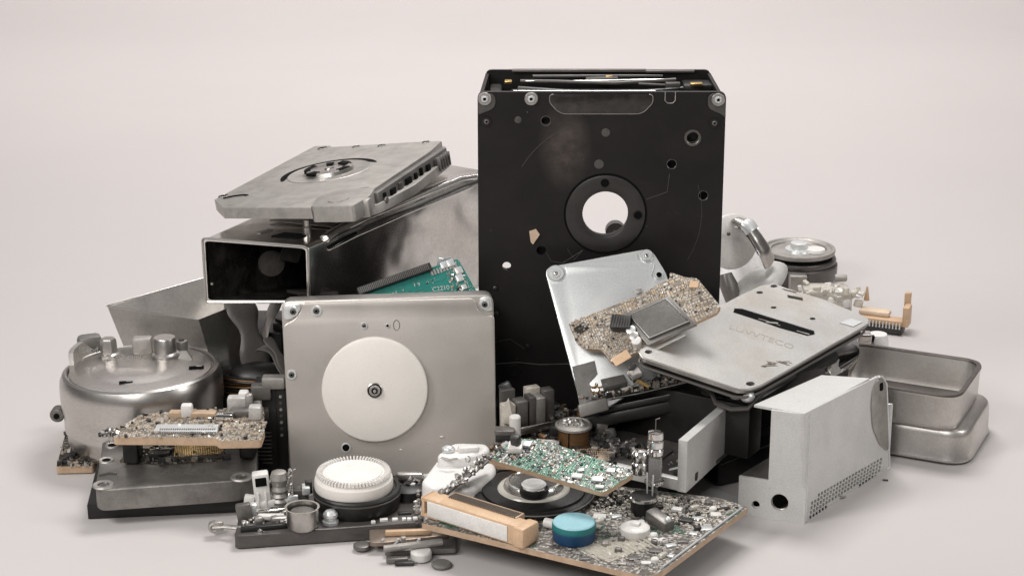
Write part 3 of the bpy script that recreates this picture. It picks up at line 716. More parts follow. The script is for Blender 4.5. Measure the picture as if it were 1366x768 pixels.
# ================================================================== LEFT DRIVE ON BLACK CADDY
Zt = .155
M = hframe(0, (117, 689), (340, 679))
t = Thing('hard_drive', 'silver drive with scratched casting lying flat in a black caddy at the left', 'hard drive', M)
cad = t.poly([(116, 670), (342, 660), (352, 600), (132, 605)], .07)
t.part('caddy', MB().plate(cad, .004, .065, bev=.006), BLACK2)
p0, p1 = Vector(cad[0]), Vector(cad[1])
q0 = Vector(t.uv(118, 680, .035)); q1 = Vector(t.uv(338, 670, .035))
for f, wd in ((.04, .10), (.26, .22), (.55, .30), (.86, .10)):
    a = q0+(q1-q0)*f; b = q0+(q1-q0)*(f+wd*.75); c = (a+b)/2
    t.part('caddy_recess', MB().box((c.x, c.y-.0005, .036), ((b-a).length, .010, .036), bev=.004), DGREY)
for f, wd in ((.36, .07), (.64, .08), (.90, .06)):
    a = q0+(q1-q0)*f; t.part('latch_line', MB().box((a.x+wd/3, a.y-.007, .046), (wd*.6, .004, .004), bev=.001), MGREY)
casting = t.poly([(127, 648), (135, 653), (318, 640), (342, 631), (344, 588), (137, 586), (132, 620)], Zt)
t.part('casting', MB().plate(rpoly(casting, .03), .07, Zt, bev=.007, bseg=3), surf('worn_casting', (.25,.238,.222), .75, .45, .22, 7, .7, (.11,.10,.095), .3, 150, speck=.5))
for px, py in ((138, 647), (322, 636.5)):
    u, v = t.uv(px, py, Zt); t.part('screw_ear', MB().lathe([(.042, 0), (.038, .006), (.022, .004), (.018, -.001), (0, .001)], 28, 0, c=(u, v, Zt), mis=[0, 0, 1, 1]), [ALUG, DGREY])
for px, py in ((142, 614), (150, 594)):
    u, v = t.uv(px, py, Zt); t.part('screw_ear', MB().lathe([(.03, 0), (.027, .005), (.017, .003), (.012, .001), (0, .001)], 24, 0, c=(u, v, Zt), mis=[0, 0, 1, 1]), [ALUG, VOID])
rec = t.poly([(160, 616), (172, 596), (300, 592), (299, 614), (225, 619)], Zt)
t.part('logic_board', MB().plate(rec, Zt+.0005, Zt+.006), P_DRK)
scatter(t, rec, Zt+.006, 130, 5, hmax=.02)
u, v = t.uv(214, 611, Zt); ic(t, u, v, Zt+.006, .075, .05, .022)
comb = MB(); a = Vector(t.uv(232, 614, Zt)); b = Vector(t.uv(296, 610, Zt)); a2 = Vector(t.uv(232, 596, Zt)); 
for k in range(28):
    p = a+(b-a)*(k/27); comb.box((p.x+.003, p.y+.045, Zt+.02), (.003, .10, .010), rot=(6, 0, 0))
_cf = t.part('comb_frame', MB().box(((a.x+b.x)/2, (a.y+b.y)/2+.045, Zt+.008), ((b-a).length+.02, .12, .014), bev=.003).box((b.x+.01, b.y-.01, Zt+.01), (.05, .014, .016)), DGREY)
t.part('contact_comb', comb, GOLD, _cf)
t.part('lettering', text('GIIIIE5EI', .05, .0012), MGREY, M=Matrix.Translation((*t.uv(243, 629, Zt), Zt+.0008)) @ Matrix.Rotation(R(1), 4, 'Z'))
t.part('white_block', MB().box((*t.uv(323, 596, Zt), Zt+.012), (.035, .03, .02), bev=.004), OFFW)
t.part('dark_clip', MB().box((*t.uv(299, 594, Zt), Zt+.015), (.09, .03, .03), bev=.005).box((*t.uv(170, 590, Zt), Zt+.01), (.1, .03, .02), bev=.005, rot=(0, 0, 20)), DGREY)
sc_w = MB().tube([(*t.uv(132, 634, Zt), Zt+.001), (*t.uv(146, 631, Zt), Zt+.002), (*t.uv(155, 632, Zt), Zt+.001)], .008, 6, flat=(1, .4)); t.part('cast_groove', sc_w, DGREY)

# black bracket standing at its back left
p = W(135, 605, Z=.06)
single('mounting_bracket', MB().box((0, 0, .10), (.09, .10, .24), bev=.02).box((.10, .06, .20), (.16, .08, .09), bev=.02).box((0, -.03, .12), (.05, .06, .10), bev=.015),
       BLACK2, 'black plastic bracket beside the silver drive under the round motor', 'bracket', Matrix.Translation((p.x, p.y+.12, .06)))

# board with copper edge resting above it
CLOUDY = surf('clouded_plastic', (.50,.485,.46), .1, .3, .15, 22, .5, (.28,.26,.24))
Mx = hframe(.315, (152, 583), (350, 586))
t = board('circuit_board', 'silver and copper edged circuit board resting on top of the left drive', 'circuit board', Mx,
          [(150, 572), (152, 583), (288, 584), (292, 588), (348, 587), (353, 573), (352, 545), (262, 546), (190, 552), (172, 562)], .030, P_TAN, 420, 31, hmax=.012, smin=.005, smax=.018, w=(.6, .15, .25))
stp = t.poly([(205, 578), (290, 579), (292, 569), (210, 569)]); t.part('contact_strip', MB().plate(stp, .001, .012, bev=.002), PALE)
mk_ = MB()
for k in range(26):
    for rw in (0, 1):
        mk_.box((*t.uv(214+k*2.9, 572+rw*4.5, .013), .0125), (.005, .014, .002))
t.part('contact_marks', mk_, MGREY)
u, v = t.uv(250, 557, 0); t.part('pin_header', MB().box((u+.02, v+.01, .012), (.18, .04, .022), bev=.003), COPPER)
for px, py, w_, d_, h_, mt in ((250, 556, .045, .04, .055, OFFW), (317, 547, .075, .05, .06, CLOUDY), (326, 545, .04, .05, .075, OFFW), (341, 558, .05, .05, .055, CLOUDY), (333, 550, .03, .03, .08, ALUG), (324, 554, .10, .05, .03, MGREY), (300, 560, .07, .04, .03, CHROME)):
    u, v = t.uv(px, py, 0); t.part('connector_block', MB().box((u, v, h_/2), (w_, d_, h_), bev=.01, rot=(0, 0, 3)), mt)
for px in (156, 170, 190, 206, 296, 306, 317, 329, 341):
    w_ = W(px, 589 if px > 290 else 577, Z=.31); l = t.I @ w_
    t.part('edge_capacitor', MB().cyl((0, 0, -.012), .0095, .018, 0, 16, Matrix.Translation((l.x, l.y+.012, -.009)) @ Matrix.Rotation(R(90), 4, 'X'), bev=.004), CHIP if px % 3 else MGREY)
for px_, py_ in ((175, 562), (330, 556)): t.part('support_post', MB().box((*t.uv(px_, py_), -.09), (.06, .10, .13), bev=.01), BLACK2)

# upright dark connector tower
p0 = W(362, 640, Z=0); 
t = Thing('connector_tower', 'upright black connector housing between the left board and the standing drive', 'connector', Matrix.Translation((p0.x, p0.y+.10, 0)))
t.part('body', MB().box((0, 0, .19), (.13, .12, .38), bev=.008).box((.045, -.062, .19), (.04, .01, .36), bev=.003), BLACK2)
for k in range(9): t.part('pin', MB().box((-.025, -.064, .06+.016*k), (.055, .010, .006), bev=.001), MGREY)
for k in range(7): t.part('contact', MB().cyl((0, 0, 0), .006, .006, 0, 10, Matrix.Translation((.045, -.067, .18+k*.027)) @ Matrix.Rotation(R(90), 4, 'X')), DGREY if k % 2 else SOLD)
for x, z, w_, h_, mt in ((-.03, .36, .08, .06, MGREY), (.02, .40, .09, .05, ALUG), (-.03, .27, .06, .05, DGREY), (-.045, .31, .03, .04, OFFW)):
    t.part('terminal', MB().box((x, -.06, z), (w_, .05, h_), bev=.008), mt)

# ================================================================== DARK STRAPS AND CABLE COIL under the sleeve
p = W(345, 512, Y=.12)
co = MB(); gd = MB()
base = Thing('cable_coil', 'flat coil of black and gold cable lying between the motor and the standing drive', 'cable', Matrix.Translation((p.x, p.y, p.z-.02)))
for k in range(9):
    rr = .17-.006*(k % 3); zz = .010*k
    path = [(rr*1.0*math.cos(a)*(1.05) + .01*math.sin(3*a), rr*.62*math.sin(a), zz+.004*math.sin(2*a+k)) for a in [2*math.pi*i/40 for i in range(40)]]
    (gd if k in (1, 4, 5, 7) else co).tube(path, .0055, 8, closed=True)
base.part('black_cable', co, BLACK2); base.part('gold_cable', gd, BRONZE)
base.part('padded_core', MB().ball((0, 0, .05), .13, 3, sc_=(1, .6, .5), noise=.02), BLACK2)
base.part('stacked_sleeve', MB().box((0, .03, -.19), (.32, .26, .34), bev=.03), BLACK2)
# straps
def strap(name, label, pts, r, mat, flat=(1, .22), group=None):
    P_ = bez(*[W(px, py, Y=Y) for px, py, Y in pts], n=20); O = P_[0].copy()
    mb = MB().tube([q-O for q in P_], [r*(1+.25*math.sin(i*.5)) for i in range(21)], 14, flat=flat)
    return single(name, mb, mat, label, 'strap', Matrix.Translation(O), group)
STRAP = surf('strap_fabric', (.09,.082,.075), 0, .45, .15, 6, .4, None, .2, 90)
strap('webbing_strap', 'wide grey strap hanging from the sleeve down behind the flared tray', [(318, 400, .30), (330, 430, .22), (338, 455, .20), (345, 500, .18)], .055, STRAP)
strap('webbing_strap', 'pale diagonal strap crossing behind the grey strap under the sleeve', [(372, 398, .34), (358, 425, .30), (350, 445, .28), (345, 480, .26)], .03, surf('pale_strap', (.22,.20,.185), 0, .4))
strap('rubber_tab', 'thin grey rubber strip leaning beside the left edge of the standing drive', [(356, 451, .08), (366, 462, .05), (374, 475, .03), (384, 498, .0)], .022, STRAP)
strap('rubber_tab', 'short dark rubber strip curling over the cable coil', [(345, 466, .1), (360, 455, .08), (372, 480, .04), (386, 505, .0)], .026, STRAP)
# hidden pile carrying the sleeve: two stacked dark chassis
bx = (m_lb+m_rb+r_lb+r_rb)/4
t = Thing('drive_stack_chassis', 'dark drive chassis standing behind the front drive and carrying the sleeve', 'drive chassis', Matrix.Translation((bx.x+.02, bx.y+.05, 0)) @ Matrix.Rotation(R(-45), 4, 'Z'))
t.part('body', MB().box((0, 0, SLEEVE_BOT/2-.01), (.40, .66, SLEEVE_BOT-.03), bev=.012), BLACK2)
t.part('lid', MB().box((0, 0, SLEEVE_BOT-.014), (.38, .64, .016), bev=.003), BLACK2)
_q0 = t.I @ W(352, 470, Y=.50)
t.part('side_panel', MB().box((_q0.x, _q0.y, SLEEVE_BOT/2-.03), (.30, .30, SLEEVE_BOT-.05), rot=(0, 0, 45), bev=.01), BLACK2)
t.part('riser', MB().box((0, -.22, SLEEVE_BOT+.03), (.2, .1, .08), bev=.003), BLACK2)

TRACE = surf('pale_green_trace', (.10,.34,.29), 0, .4)
# ================================================================== GREEN MEMORY BOARD behind the front drive
M = frame(W(480, 402, Y=-.16), W(636, 402, Y=-.10), W(500, 340, Y=-.05))
t = board('memory_board', 'bright green circuit board with a long black edge connector leaning behind the silver drive', 'circuit board', M,
          [(470, 430), (648, 430), (640, 396), (611, 345), (560, 362), (480, 392)], .016, GREEN, 0, 41, edge=surf('green_board_edge', (.02,.12,.10)))
a, b = Vector(t.uv(482, 394)), Vector(t.uv(573, 362)); dv = b-a; an = math.degrees(math.atan2(dv.y, dv.x)); F = Matrix.Translation((a.x, a.y, 0)) @ Matrix.Rotation(R(an), 4, 'Z')
t.part('edge_connector', MB().box((dv.length/2, .014, .015), (dv.length+.02, .032, .030), bev=.004, M=F), CHIP)
pn = MB()
for k in range(40): pn.box((dv.length*(k+.5)/40, .014, .031), (.0030, .024, .004), M=F)
t.part('connector_pins', pn, MGREY)
pd = MB()
for k in range(9): 
    px = 576+k*4; pd.box((*t.uv(px, 364-k*1.3), .002), (.008, .022, .004), rot=(0, 0, an))
t.part('contact_pads', pd, SOLD)
for px, py, w_ in ((592, 354, .028), (601, 351, .03), (612, 361, .03), (613, 371, .03), (619, 383, .022)):
    u, v = t.uv(px, py); t.part('solder_pad', MB().box((u, v, .004), (w_, w_, .008), bev=.003, rot=(0, 0, 20)), PALE)
t.part('silkscreen', text('C2210', .026, .0004), PALE, M=Matrix.Translation((*t.uv(588, 385), .002)) @ Matrix.Rotation(R(8), 4, 'Z'))
t.part('silkscreen', text('1 9', .022, .0004), PALE, M=Matrix.Translation((*t.uv(556, 380), .002)) @ Matrix.Rotation(R(12), 4, 'Z'))
scatter(t, t.poly([(592, 354), (612, 348), (636, 392), (604, 392)]), 0, 190, 6, smin=.004, smax=.010, hmax=.004, w=(.75, .1, .15))
scatter(t, t.poly([(520, 392), (590, 366), (600, 392)]), 0, 36, 16, smin=.004, smax=.009, hmax=.003, w=(.8, .1, .1))
rt = random.Random(5)
for k in range(16):
    px, py = rt.uniform(530, 625), rt.uniform(372, 392); a_ = t.uv(px, py); b_ = t.uv(px+rt.uniform(6, 18), py-rt.uniform(1, 6)); t.part('copper_trace', MB().tube([(*a_, .001), (*b_, .001)], .0016, 4), TRACE)

# small steel flap by it
p = W(589, 352, Y=.02)
single('folded_tab', MB().box((0, 0, 0), (.035, .01, .05), rot=(0, 12, 0), bev=.003).box((.02, 0, .02), (.04, .012, .012), rot=(0, -15, 0)), PALE, 'small pale metal tab sticking up behind the green memory board', 'metal tab', Matrix.Translation((p.x, p.y, p.z)))

# ================================================================== FRONT MECHANISM with gear motor
M = hframe(0, (312, 725), (561, 708))
t = Thing('motor_mechanism', 'dark metal mechanism plate carrying a black motor topped by a white toothed cap', 'drive mechanism', M)
pl = t.poly([(312, 715), (561, 698), (575, 655), (440, 655), (345, 672), (318, 690)], .055)
t.part('base_plate', MB().plate(rpoly(pl, .025), .006, .055, bev=.006), surf('mechanism_plate', (.085,.077,.072), .3, .4, .15, 6, .4, (.15,.14,.13), .15, 90))
t.part('plate_edge_line', MB().tube([(*t.uv(*p, .056), .057) for p in ((380, 691), (393, 693), (402, 700), (412, 706), (430, 706), (555, 697))], .0035, 6), MGREY)
cx, cy = t.uv(477, 673, .055)
r = 61/2640*7.15
t.part('motor_body', MB().lathe([(r*.93, .055), (r*.96, .063), (r*.985, .08), (r, .112), (r*1.0, .125), (r*.97, .131), (r*.9, .132), (r*.88, .127), (0, .127)], 96, 0, c=(cx, cy, 0)), BLACK2)
t.part('motor_ring', MB().lathe([(r*.985, .110), (r*1.012, .112), (r*1.012, .117), (r*.985, .119)], 96, 0, c=(cx, cy, 0)), DGREY)
rc = 55/2640*7.1; zc = .127
cxc, cyc = cx-.012, cy
cap = MB().lathe([(rc*.98, zc), (rc*1.0, zc+.008), (rc, zc+.032), (rc*.985, zc+.042), (rc*.94, zc+.048), (rc*.78, zc+.064), (rc*.74, zc+.062), (0, zc+.062)], 96, 0, c=(cxc, cyc, 0))
_cap = t.part('cap', cap, CREAM)
teeth = MB()
for k in range(64):
    a = 2*math.pi*k/64
    teeth.box((cxc+rc*.865*math.cos(a), cyc+rc*.865*math.sin(a), zc+.066), (rc*.19, .0075, .012), rot=(0, 0, math.degrees(a)), taper=.6)
t.part('cap_teeth', teeth, OFFW, _cap)
t.part('cap_paper', MB().lathe([(rc*.72, zc+.062), (rc*.715, zc+.066), (0, zc+.0665)], 64, 0, c=(cxc, cyc, 0)), PAPER, _cap)
u, v = t.uv(441, 697, .055)
t.part('ball_screw', MB().lathe([(.030, .055), (.030, .065), (.024, .067), (.024, .08), (.028, .084), (.027, .094), (.018, .104), (0, .107)], 28, 0, c=(u, v, 0)), PALE)
# glass like cup
u, v = t.uv(404, 703, .055)
t.part('steel_cup', MB().lathe([(0, .056), (.052, .057), (.058, .066), (.060, .135), (.064, .138), (.056, .137), (.054, .07)], 48, 0, c=(u, v, 0)), SHEET)
t.part('cup_core', MB().lathe([(.045, .057), (.045, .120), (.03, .125), (0, .125)], 24, 0, c=(u, v, 0)), MGREY)
# white connector block with window
u, v = t.uv(352, 676, .055); F = Matrix.Translation((u, v+.02, .055)) @ Matrix.Rotation(R(-4), 4, 'Y')
t.part('white_connector', MB().box((0, 0, .065), (.062, .05, .14), bev=.008, M=F).box((-.016, -.027, .03), (.008, .01, .07), bev=.003, M=F).box((.012, -.027, .03), (.008, .01, .07), bev=.003, M=F).box((.045, 0, .012), (.16, .06, .03), bev=.006, M=F), OFFW)
t.part('connector_window', MB().box((0, -.026, .105), (.042, .006, .035), bev=.003, M=F), VOID)
u, v = t.uv(374, 676, .055)
t.part('coil_column', MB().lathe([(.03, 0), (.032, .02), (.025, .03), (.032, .04), (.025, .052), (.032, .065), (.026, .08), (.03, .095), (.036, .11), (.028, .135), (0, .145)], 14, 0, c=(u, v+.02, .055)), ALUG)
mb = MB()
for k in range(22): mb.ball((u+.040+RN.uniform(-.006, .006), v+.005, .065+.0065*k), .008, 1, noise=.3)
mb.tube([(u+.048, v, .06), (u+.050, v, .20), (u+.062, v, .207)], .003, 6)
t.part('solder_chain', mb, SOLD)
u, v = t.uv(398, 672, .055); 
t.part('chip_block', MB().box((u, v+.02, .085), (.08, .06, .06), bev=.006), DGREY); t.part('chip_block', MB().box((u+.03, v+.0, .115), (.03, .05, .03), bev=.004).box((u-.02, v-.012, .085), (.04, .02, .03), bev=.004), PALE)
t.part('motor_tab', MB().box((*t.uv(412, 655, .1), .12), (.026, .03, .05), bev=.004), CHIP)
for px, py, w_, h_, mt in ((326, 694, .055, .07, MGREY), (338, 690, .03, .06, PALE), (345, 700, .03, .035, SOLD), (362, 692, .10, .02, OFFW), (372, 698, .06, .03, SOLD), (358, 684, .16, .02, CHROME), (333, 676, .04, .05, OFFW)):
    u, v = t.uv(px, py, .055); t.part('fitting', MB().box((u, v, .055+h_/2), (w_, .03, h_), bev=.007, rot=(RN.uniform(-6, 6), RN.uniform(-10, 10), RN.uniform(-12, 12))), mt)
mb = MB(); 
for k in range(34):
    px, py = 318+RN.random()*70, 685+RN.random()*16; mb.ball((*t.uv(px, py, .06), .06+RN.random()*.01), RN.uniform(.005, .012), 1, noise=.35)
t.part('solder_blobs', mb, SOLD, kind='stuff')
t.part('pivot_arm', MB().tube([(*t.uv(*p, .05), z) for p, z in (((283, 701), .045), ((300, 700), .045), ((322, 704), .05), ((345, 702), .055))], .012, 8, flat=(1, .6)).box((*t.uv(291, 700, .05), .046), (.04, .022, .04), bev=.008).lathe([(.02, -.02), (.02, .02), (.012, .022), (0, .01)], 16, 0, Matrix.Translation((*t.uv(285, 702, .04), .04)) @ Matrix.Rotation(R(80), 4, 'X')), ALUG)
t.part('pin_rod', MB().tube([(*t.uv(318, 716, .04), .035), (*t.uv(350, 712, .05), .045)], .014, 10), MGREY)
t.part('dark_channel', MB().box((*t.uv(352, 704, .06), .062), (.17, .022, .022), bev=.005, rot=(0, 0, 3)), BLACK2)
mb = MB(); u, v = t.uv(351, 716, .03)
for k in range(30):
    a = RN.uniform(0, 6.28); q = RN.uniform(.010, .024); mb.ball((u+q*math.cos(a), v+.0+RN.uniform(-.01, .01), .035+q*math.sin(a)*1.2), RN.uniform(.004, .009), 1, noise=.4)
t.part('solder_cluster', mb, SOLD, kind='stuff')
for px, py, w_ in ((498, 697, .016), (512, 694, .030), (527, 693.5, .022), (539, 693, .016), (546, 693, .016), (554, 692, .018), (540, 685, .05)):
    u, v = t.uv(px, py, .055); t.part('surface_chip', MB().box((u, v, .058), (w_, .018, .012), bev=.003), WHITE if px != 540 else CHIP)
u, v = t.uv(545, 658, .06); t.part('side_wheel', MB().lathe([(.07, .05), (.07, .09), (.05, .1), (0, .1)], 32, 0, c=(u, v, 0)), CHIP)
t.part('side_bracket', MB().box((u+.01, v+.03, .12), (.10, .03, .03), bev=.008, rot=(0, 0, -10)), ALU)
mb = MB()
for k in range(26):
    px, py = 553+RN.random()*14, 660+RN.random()*32; mb.ball((*t.uv(px, py, .06), .06+RN.random()*.03), RN.uniform(.006, .012), 1, noise=.4)
t.part('solder_blobs', mb, ALUG, kind='stuff')

# ================================================================== LOOSE BITS IN FRONT
M = hframe(0, (472, 740), (600, 735))
t = Thing('broken_bracket', 'broken brown and grey metal bracket lying on the floor in front of the pile', 'bracket', M)
t.part('dark_plate', MB().plate(rpoly(t.poly([(515, 744), (610, 741), (604, 712), (510, 715)]), .02), .012, .03, bev=.004), MGREY)
t.part('arm', MB().plate(rpoly(t.poly([(493, 738), (512, 738), (600, 727), (590, 717), (493, 720)]), .01), .03, .045, bev=.004), surf('tarnished_metal', (.25,.20,.16), .6, .42, .2, 12, .5))
t.part('round_tab', MB().cyl((*t.uv(483, 733), .01), .032, .014, bev=.004), MGREY)
t.part('rust_strip', MB().box((*t.uv(545, 711, .05), .055), (.17, .02, .02), bev=.004), ORANGE)
for px in (521, 549): t.part('half_ring', MB().tube([(t.uv(px, 719, .05)[0]+.028*math.cos(a), t.uv(px, 719, .05)[1], .052-.022*math.sin(a)) for a in [math.pi*k/10 for k in range(11)]], .006, 8), PALE)
t.part('cross_bar', MB().tube([(*t.uv(512, 735, .04), .05), (*t.uv(590, 727, .04), .055)], .013, 10).box((*t.uv(538, 722, .05), .06), (.018, .02, .02), bev=.003), ALUG)
t.part('foot', MB().box((*t.uv(530, 750), .012), (.08, .03, .022), bev=.006).box((*t.uv(519, 741), .02), (.03, .03, .03), bev=.006), MGREY)
p = W(562, 746, Z=0)
single('round_cap', MB().lathe([(.037, .006), (.039, .02), (.039, .032), (.034, .038), (0, .04)], 40), OFFW, 'small pale round cap with a steel rim beside the broken bracket', 'cap', Matrix.Translation((p.x, p.y, 0)))
p = W(589, 755, Z=0)
single('rubber_disc', MB().lathe([(.030, .0), (.036, .004), (.037, .010), (.032, .015), (0, .017)], 40), surf('grey_rubber', (.16,.15,.14), 0, .6), 'small dark grey disc lying alone at the front edge of the pile', 'disc', Matrix.Translation((p.x, p.y, 0)))
p = W(540, 751, Z=0)
single('black_slug', MB().box((0, 0, .008), (.07, .022, .014), bev=.005, rot=(0, 0, 4)), CHIP, 'tiny black sliver under the small pale round cap', 'scrap', Matrix.Translation((p.x-.0, p.y-.015, 0)))
p = W(1181, 641, Z=0); single('metal_flake', MB().box((0, 0, .004), (.022, .008, .006), bev=.002, rot=(0, 0, -10)), DGREY, 'tiny dark flake on the floor right of the perforated metal box', 'scrap', Matrix.Translation((p.x, p.y, 0)))

# white plastic housing
p = W(620, 650, Z=0); t = Thing('plastic_housing', 'glossy white plastic housing between the standing drive and the front circuit board', 'plastic housing', Matrix.Translation((p.x, p.y+.02, 0)))
HP = lambda px, py, z: tuple((t.I @ W(px, py, Z=z)))
def hp(pts, z): return ccw([HP(px, py, z)[:2] for px, py in pts])
t.part('shell', MB().plate(rpoly(hp([(561, 640), (572, 648), (600, 650), (632, 652), (662, 626), (660, 606), (610, 600), (582, 612)], .20), .03), .0, .20, bev=.022, bseg=4), WHITE)
t.part('raised_lid', MB().plate(rpoly(hp([(583, 612), (586, 616), (615, 617), (655, 606), (650, 597), (604, 596)], .22), .03), .17, .24, bev=.015, bseg=4), WHITE)
t.part('finger_slot', MB().tube([HP(589, 610, .243), HP(600, 613, .243), HP(610, 611, .243)], .008, 8, flat=(1, .4)), ALUG)
u = HP(598, 599, .25); t.part('knob', MB().ball(u, .022, 2, sc_=(1.2, 1, .7)), PALE)
t.part('bracket', MB().box(HP(625, 598, .25), (.08, .04, .025), bev=.01, rot=(0, 0, 10)), OFFW)
t.part('curl', MB().tube([HP(624+3*math.sin(a), 612-4*math.cos(a), .245) for a in [k*.5 for k in range(11)]], .003, 6), ALU)

PADB = surf('beige_component', (.50,.46,.40), .1, .45, .25, 20, .4)
# ================================================================== BIG FRONT BOARD
Zb = .135
M = hframe(Zb, (562, 703), (856, 772))
t = board('circuit_board', 'large copper edged circuit board crowded with parts across the front of the pile', 'circuit board', M,
          [(562, 697), (600, 706), (858, 768), (880, 764), (998, 676), (960, 664), (760, 640), (690, 625), (640, 640)], .022, P_GRY, 0, 51, rnd=.006)
full = t.poly([(585, 690), (610, 700), (858, 763), (876, 760), (985, 678), (955, 668), (760, 645), (690, 640), (640, 655)])
denseA = t.poly([(780, 665), (850, 655), (985, 676), (930, 705), (850, 690), (800, 690)])
scatter(t, denseA, 0, 1500, 3, smin=.004, smax=.012, hmax=.007, w=(.6, .15, .25), a=.5, mats=(SOLD, CHIP, PADB))
scatter(t, full, 0, 1200, 4, smin=.004, smax=.014, hmax=.004, w=(.4, .2, .4), a=.5, mats=(SOLD, MGREY, PADB))
# pale comb field
cm = MB()
for k in range(13):
    a_ = t.uv(775+k*6.6, 735-k*1.5); b_ = t.uv(800+k*6.6, 748-k*1.3); 
    cm.tube([(*a_, .002), (*b_, .002)], .0035, 5)
t.part('trace_comb', cm, surf('pale_trace', (.52,.49,.42), .2, .4))
t.part('ground_pad', MB().plate(t.poly([(762, 727), (830, 715), (868, 727), (812, 750)]), .0003, .0015), surf('pad_field', (.42,.39,.33), .2, .5, .2, 40, .5))
# pale flat chips near the front right corner
for px, py, w_, d_, h_, a, mt in ((800, 690, .06, .05, .02, 20, OFFW), (822, 690, .05, .03, .02, 50, PALE), (795, 703, .05, .035, .015, 10, GLASSA), (903, 681, .05, .04, .025, 10, OFFW), (930, 692, .045, .03, .012, 40, PALE),
    (955, 687, .05, .04, .015, 30, OFFW), (942, 705, .06, .045, .010, 35, PALE), (925, 712, .04, .03, .012, 10, PALE), (910, 722, .05, .035, .012, 35, MGREY), (875, 735, .06, .04, .012, 20, MGREY),
    (895, 728, .05, .03, .015, 50, PALE), (845, 745, .05, .04, .012, 40, MGREY), (862, 751, .045, .03, .012, 30, OFFW), (830, 752, .04, .03, .014, 15, ALUG), (780, 745, .05, .03, .01, 30, MGREY), (895, 742, .03, .03, .015, 0, PALE), (870, 715, .05, .04, .02, 30, OFFW), (915, 695, .07, .045, .022, 10, CHIP), (965, 680, .06, .02, .02, 40, CHIP), (838, 715, .05, .03, .01, 20, PALE)):
    u, v = t.uv(px, py); ic(t, u, v, 0, w_*.75, d_*.75, h_*.4, a, mt)
rs = random.Random(12)
for k in range(24):
    px, py = rs.uniform(795, 960), rs.uniform(672, 752)
    u, v = t.uv(px, py)
    if not inside((u, v), full): continue
    if rs.random() < .5: t.part('round_capacitor', MB().lathe([(.014, 0), (.014, .012), (.010, .016), (0, .016)], 16, 0, c=(u, v, 0)), rs.choice((PALE, OFFW, MGREY, ALUG)))
    else: t.part('crystal', MB().box((u, v, .008), (rs.uniform(.02, .04), .018, .016), bev=.004, rot=(0, 0, rs.uniform(0, 90))), rs.choice((PALE, GLASSA, MGREY, CHIP)))
t.part('edge_rail', MB().tube([(*t.uv(884, 757), .004), (*t.uv(990, 678), .004)], .004, 6), PALE)
# grey lying chip and screws
u, v = t.uv(880, 702); t.part('fallen_switch', MB().box((u, v, .025), (.11, .05, .045), bev=.008, rot=(5, 8, -25)).ball((u+.04, v-.02, .045), .012, 2, mi=1), [MGREY, PALE])
u, v = t.uv(847, 712); t.part('buzzer', MB().lathe([(.05, .0), (.053, .01), (.053, .028), (.046, .034), (.03, .036), (0, .034)], 48, 0, c=(u, v, 0)).box((u, v+.005, .040), (.034, .026, .012), bev=.003), OFFW)
u, v = t.uv(858, 683); t.part('capacitor', MB().lathe([(.045, 0), (.047, .05), (.052, .055), (.052, .064), (.048, .068), (0, .069)], 48, 0, c=(u, v, 0), mis=[0, 0, 1, 1, 0]), [BLACK2, CHROME])
t.part('capacitor_lead', MB().tube([(u+.03, v+.01, .068), (u+.032, v+.01, .15)], .003, 6).tube([(u+.005, v+.02, .068), (u+.003, v+.02, .15)], .003, 6), PALE)
u, v = t.uv(727, 703); t.part('bolt', MB().xcyl((u, v, .02), .018, .05, 'X', bev=.004), OFFW)
u, v = t.uv(710, 672); t.part('clear_block', MB().box((u, v, .03), (.09, .05, .03), bev=.010, rot=(0, 0, -20)), GLASSA); t.part('clear_block', MB().box((u+.13, v+.02, .022), (.07, .05, .04), bev=.010, rot=(0, 0, -25)), OFFW)
# tan connector with white label along the left front edge
a = Vector(t.uv(568, 692)); b = Vector(t.uv(695, 733)); dv = b-a; an = math.degrees(math.atan2(dv.y, dv.x)); F = Matrix.Translation((a.x, a.y, 0)) @ Matrix.Rotation(R(an), 4, 'Z'); L = dv.length
L = .40
hC = .078
t.part('tan_connector', MB().box((L*.56, .045, hC/2+.001), (L*.90, .075, hC), bev=.010, M=F)
       .box((L*.03, .045, hC-.008), (L*.22, .075, .016), bev=.007, M=F).box((-L*.05, .045, hC/2), (.016, .075, hC), bev=.007, M=F).box((L*.02, .045, .009), (L*.2, .075, .014), bev=.004, M=F)
       .box((L*1.03, .05, hC/2), (.05, .10, hC*1.0), bev=.012, M=F), ORANGE)
t.part('white_label', MB().box((L*.46, .0055, hC*.52), (L*.90, .004, hC*.74), bev=.001, M=F), PAPER)
slots = MB()
for k in range(34): slots.box((L*(.16+.022*k), .078, hC+.004), (.0035, .04, .008), M=F)
t.part('pin_row', slots, DGREY); t.part('pin_bed', MB().box((L*.52, .085, hC-.01), (L*.78, .05, .03), bev=.003, M=F), COPPER)

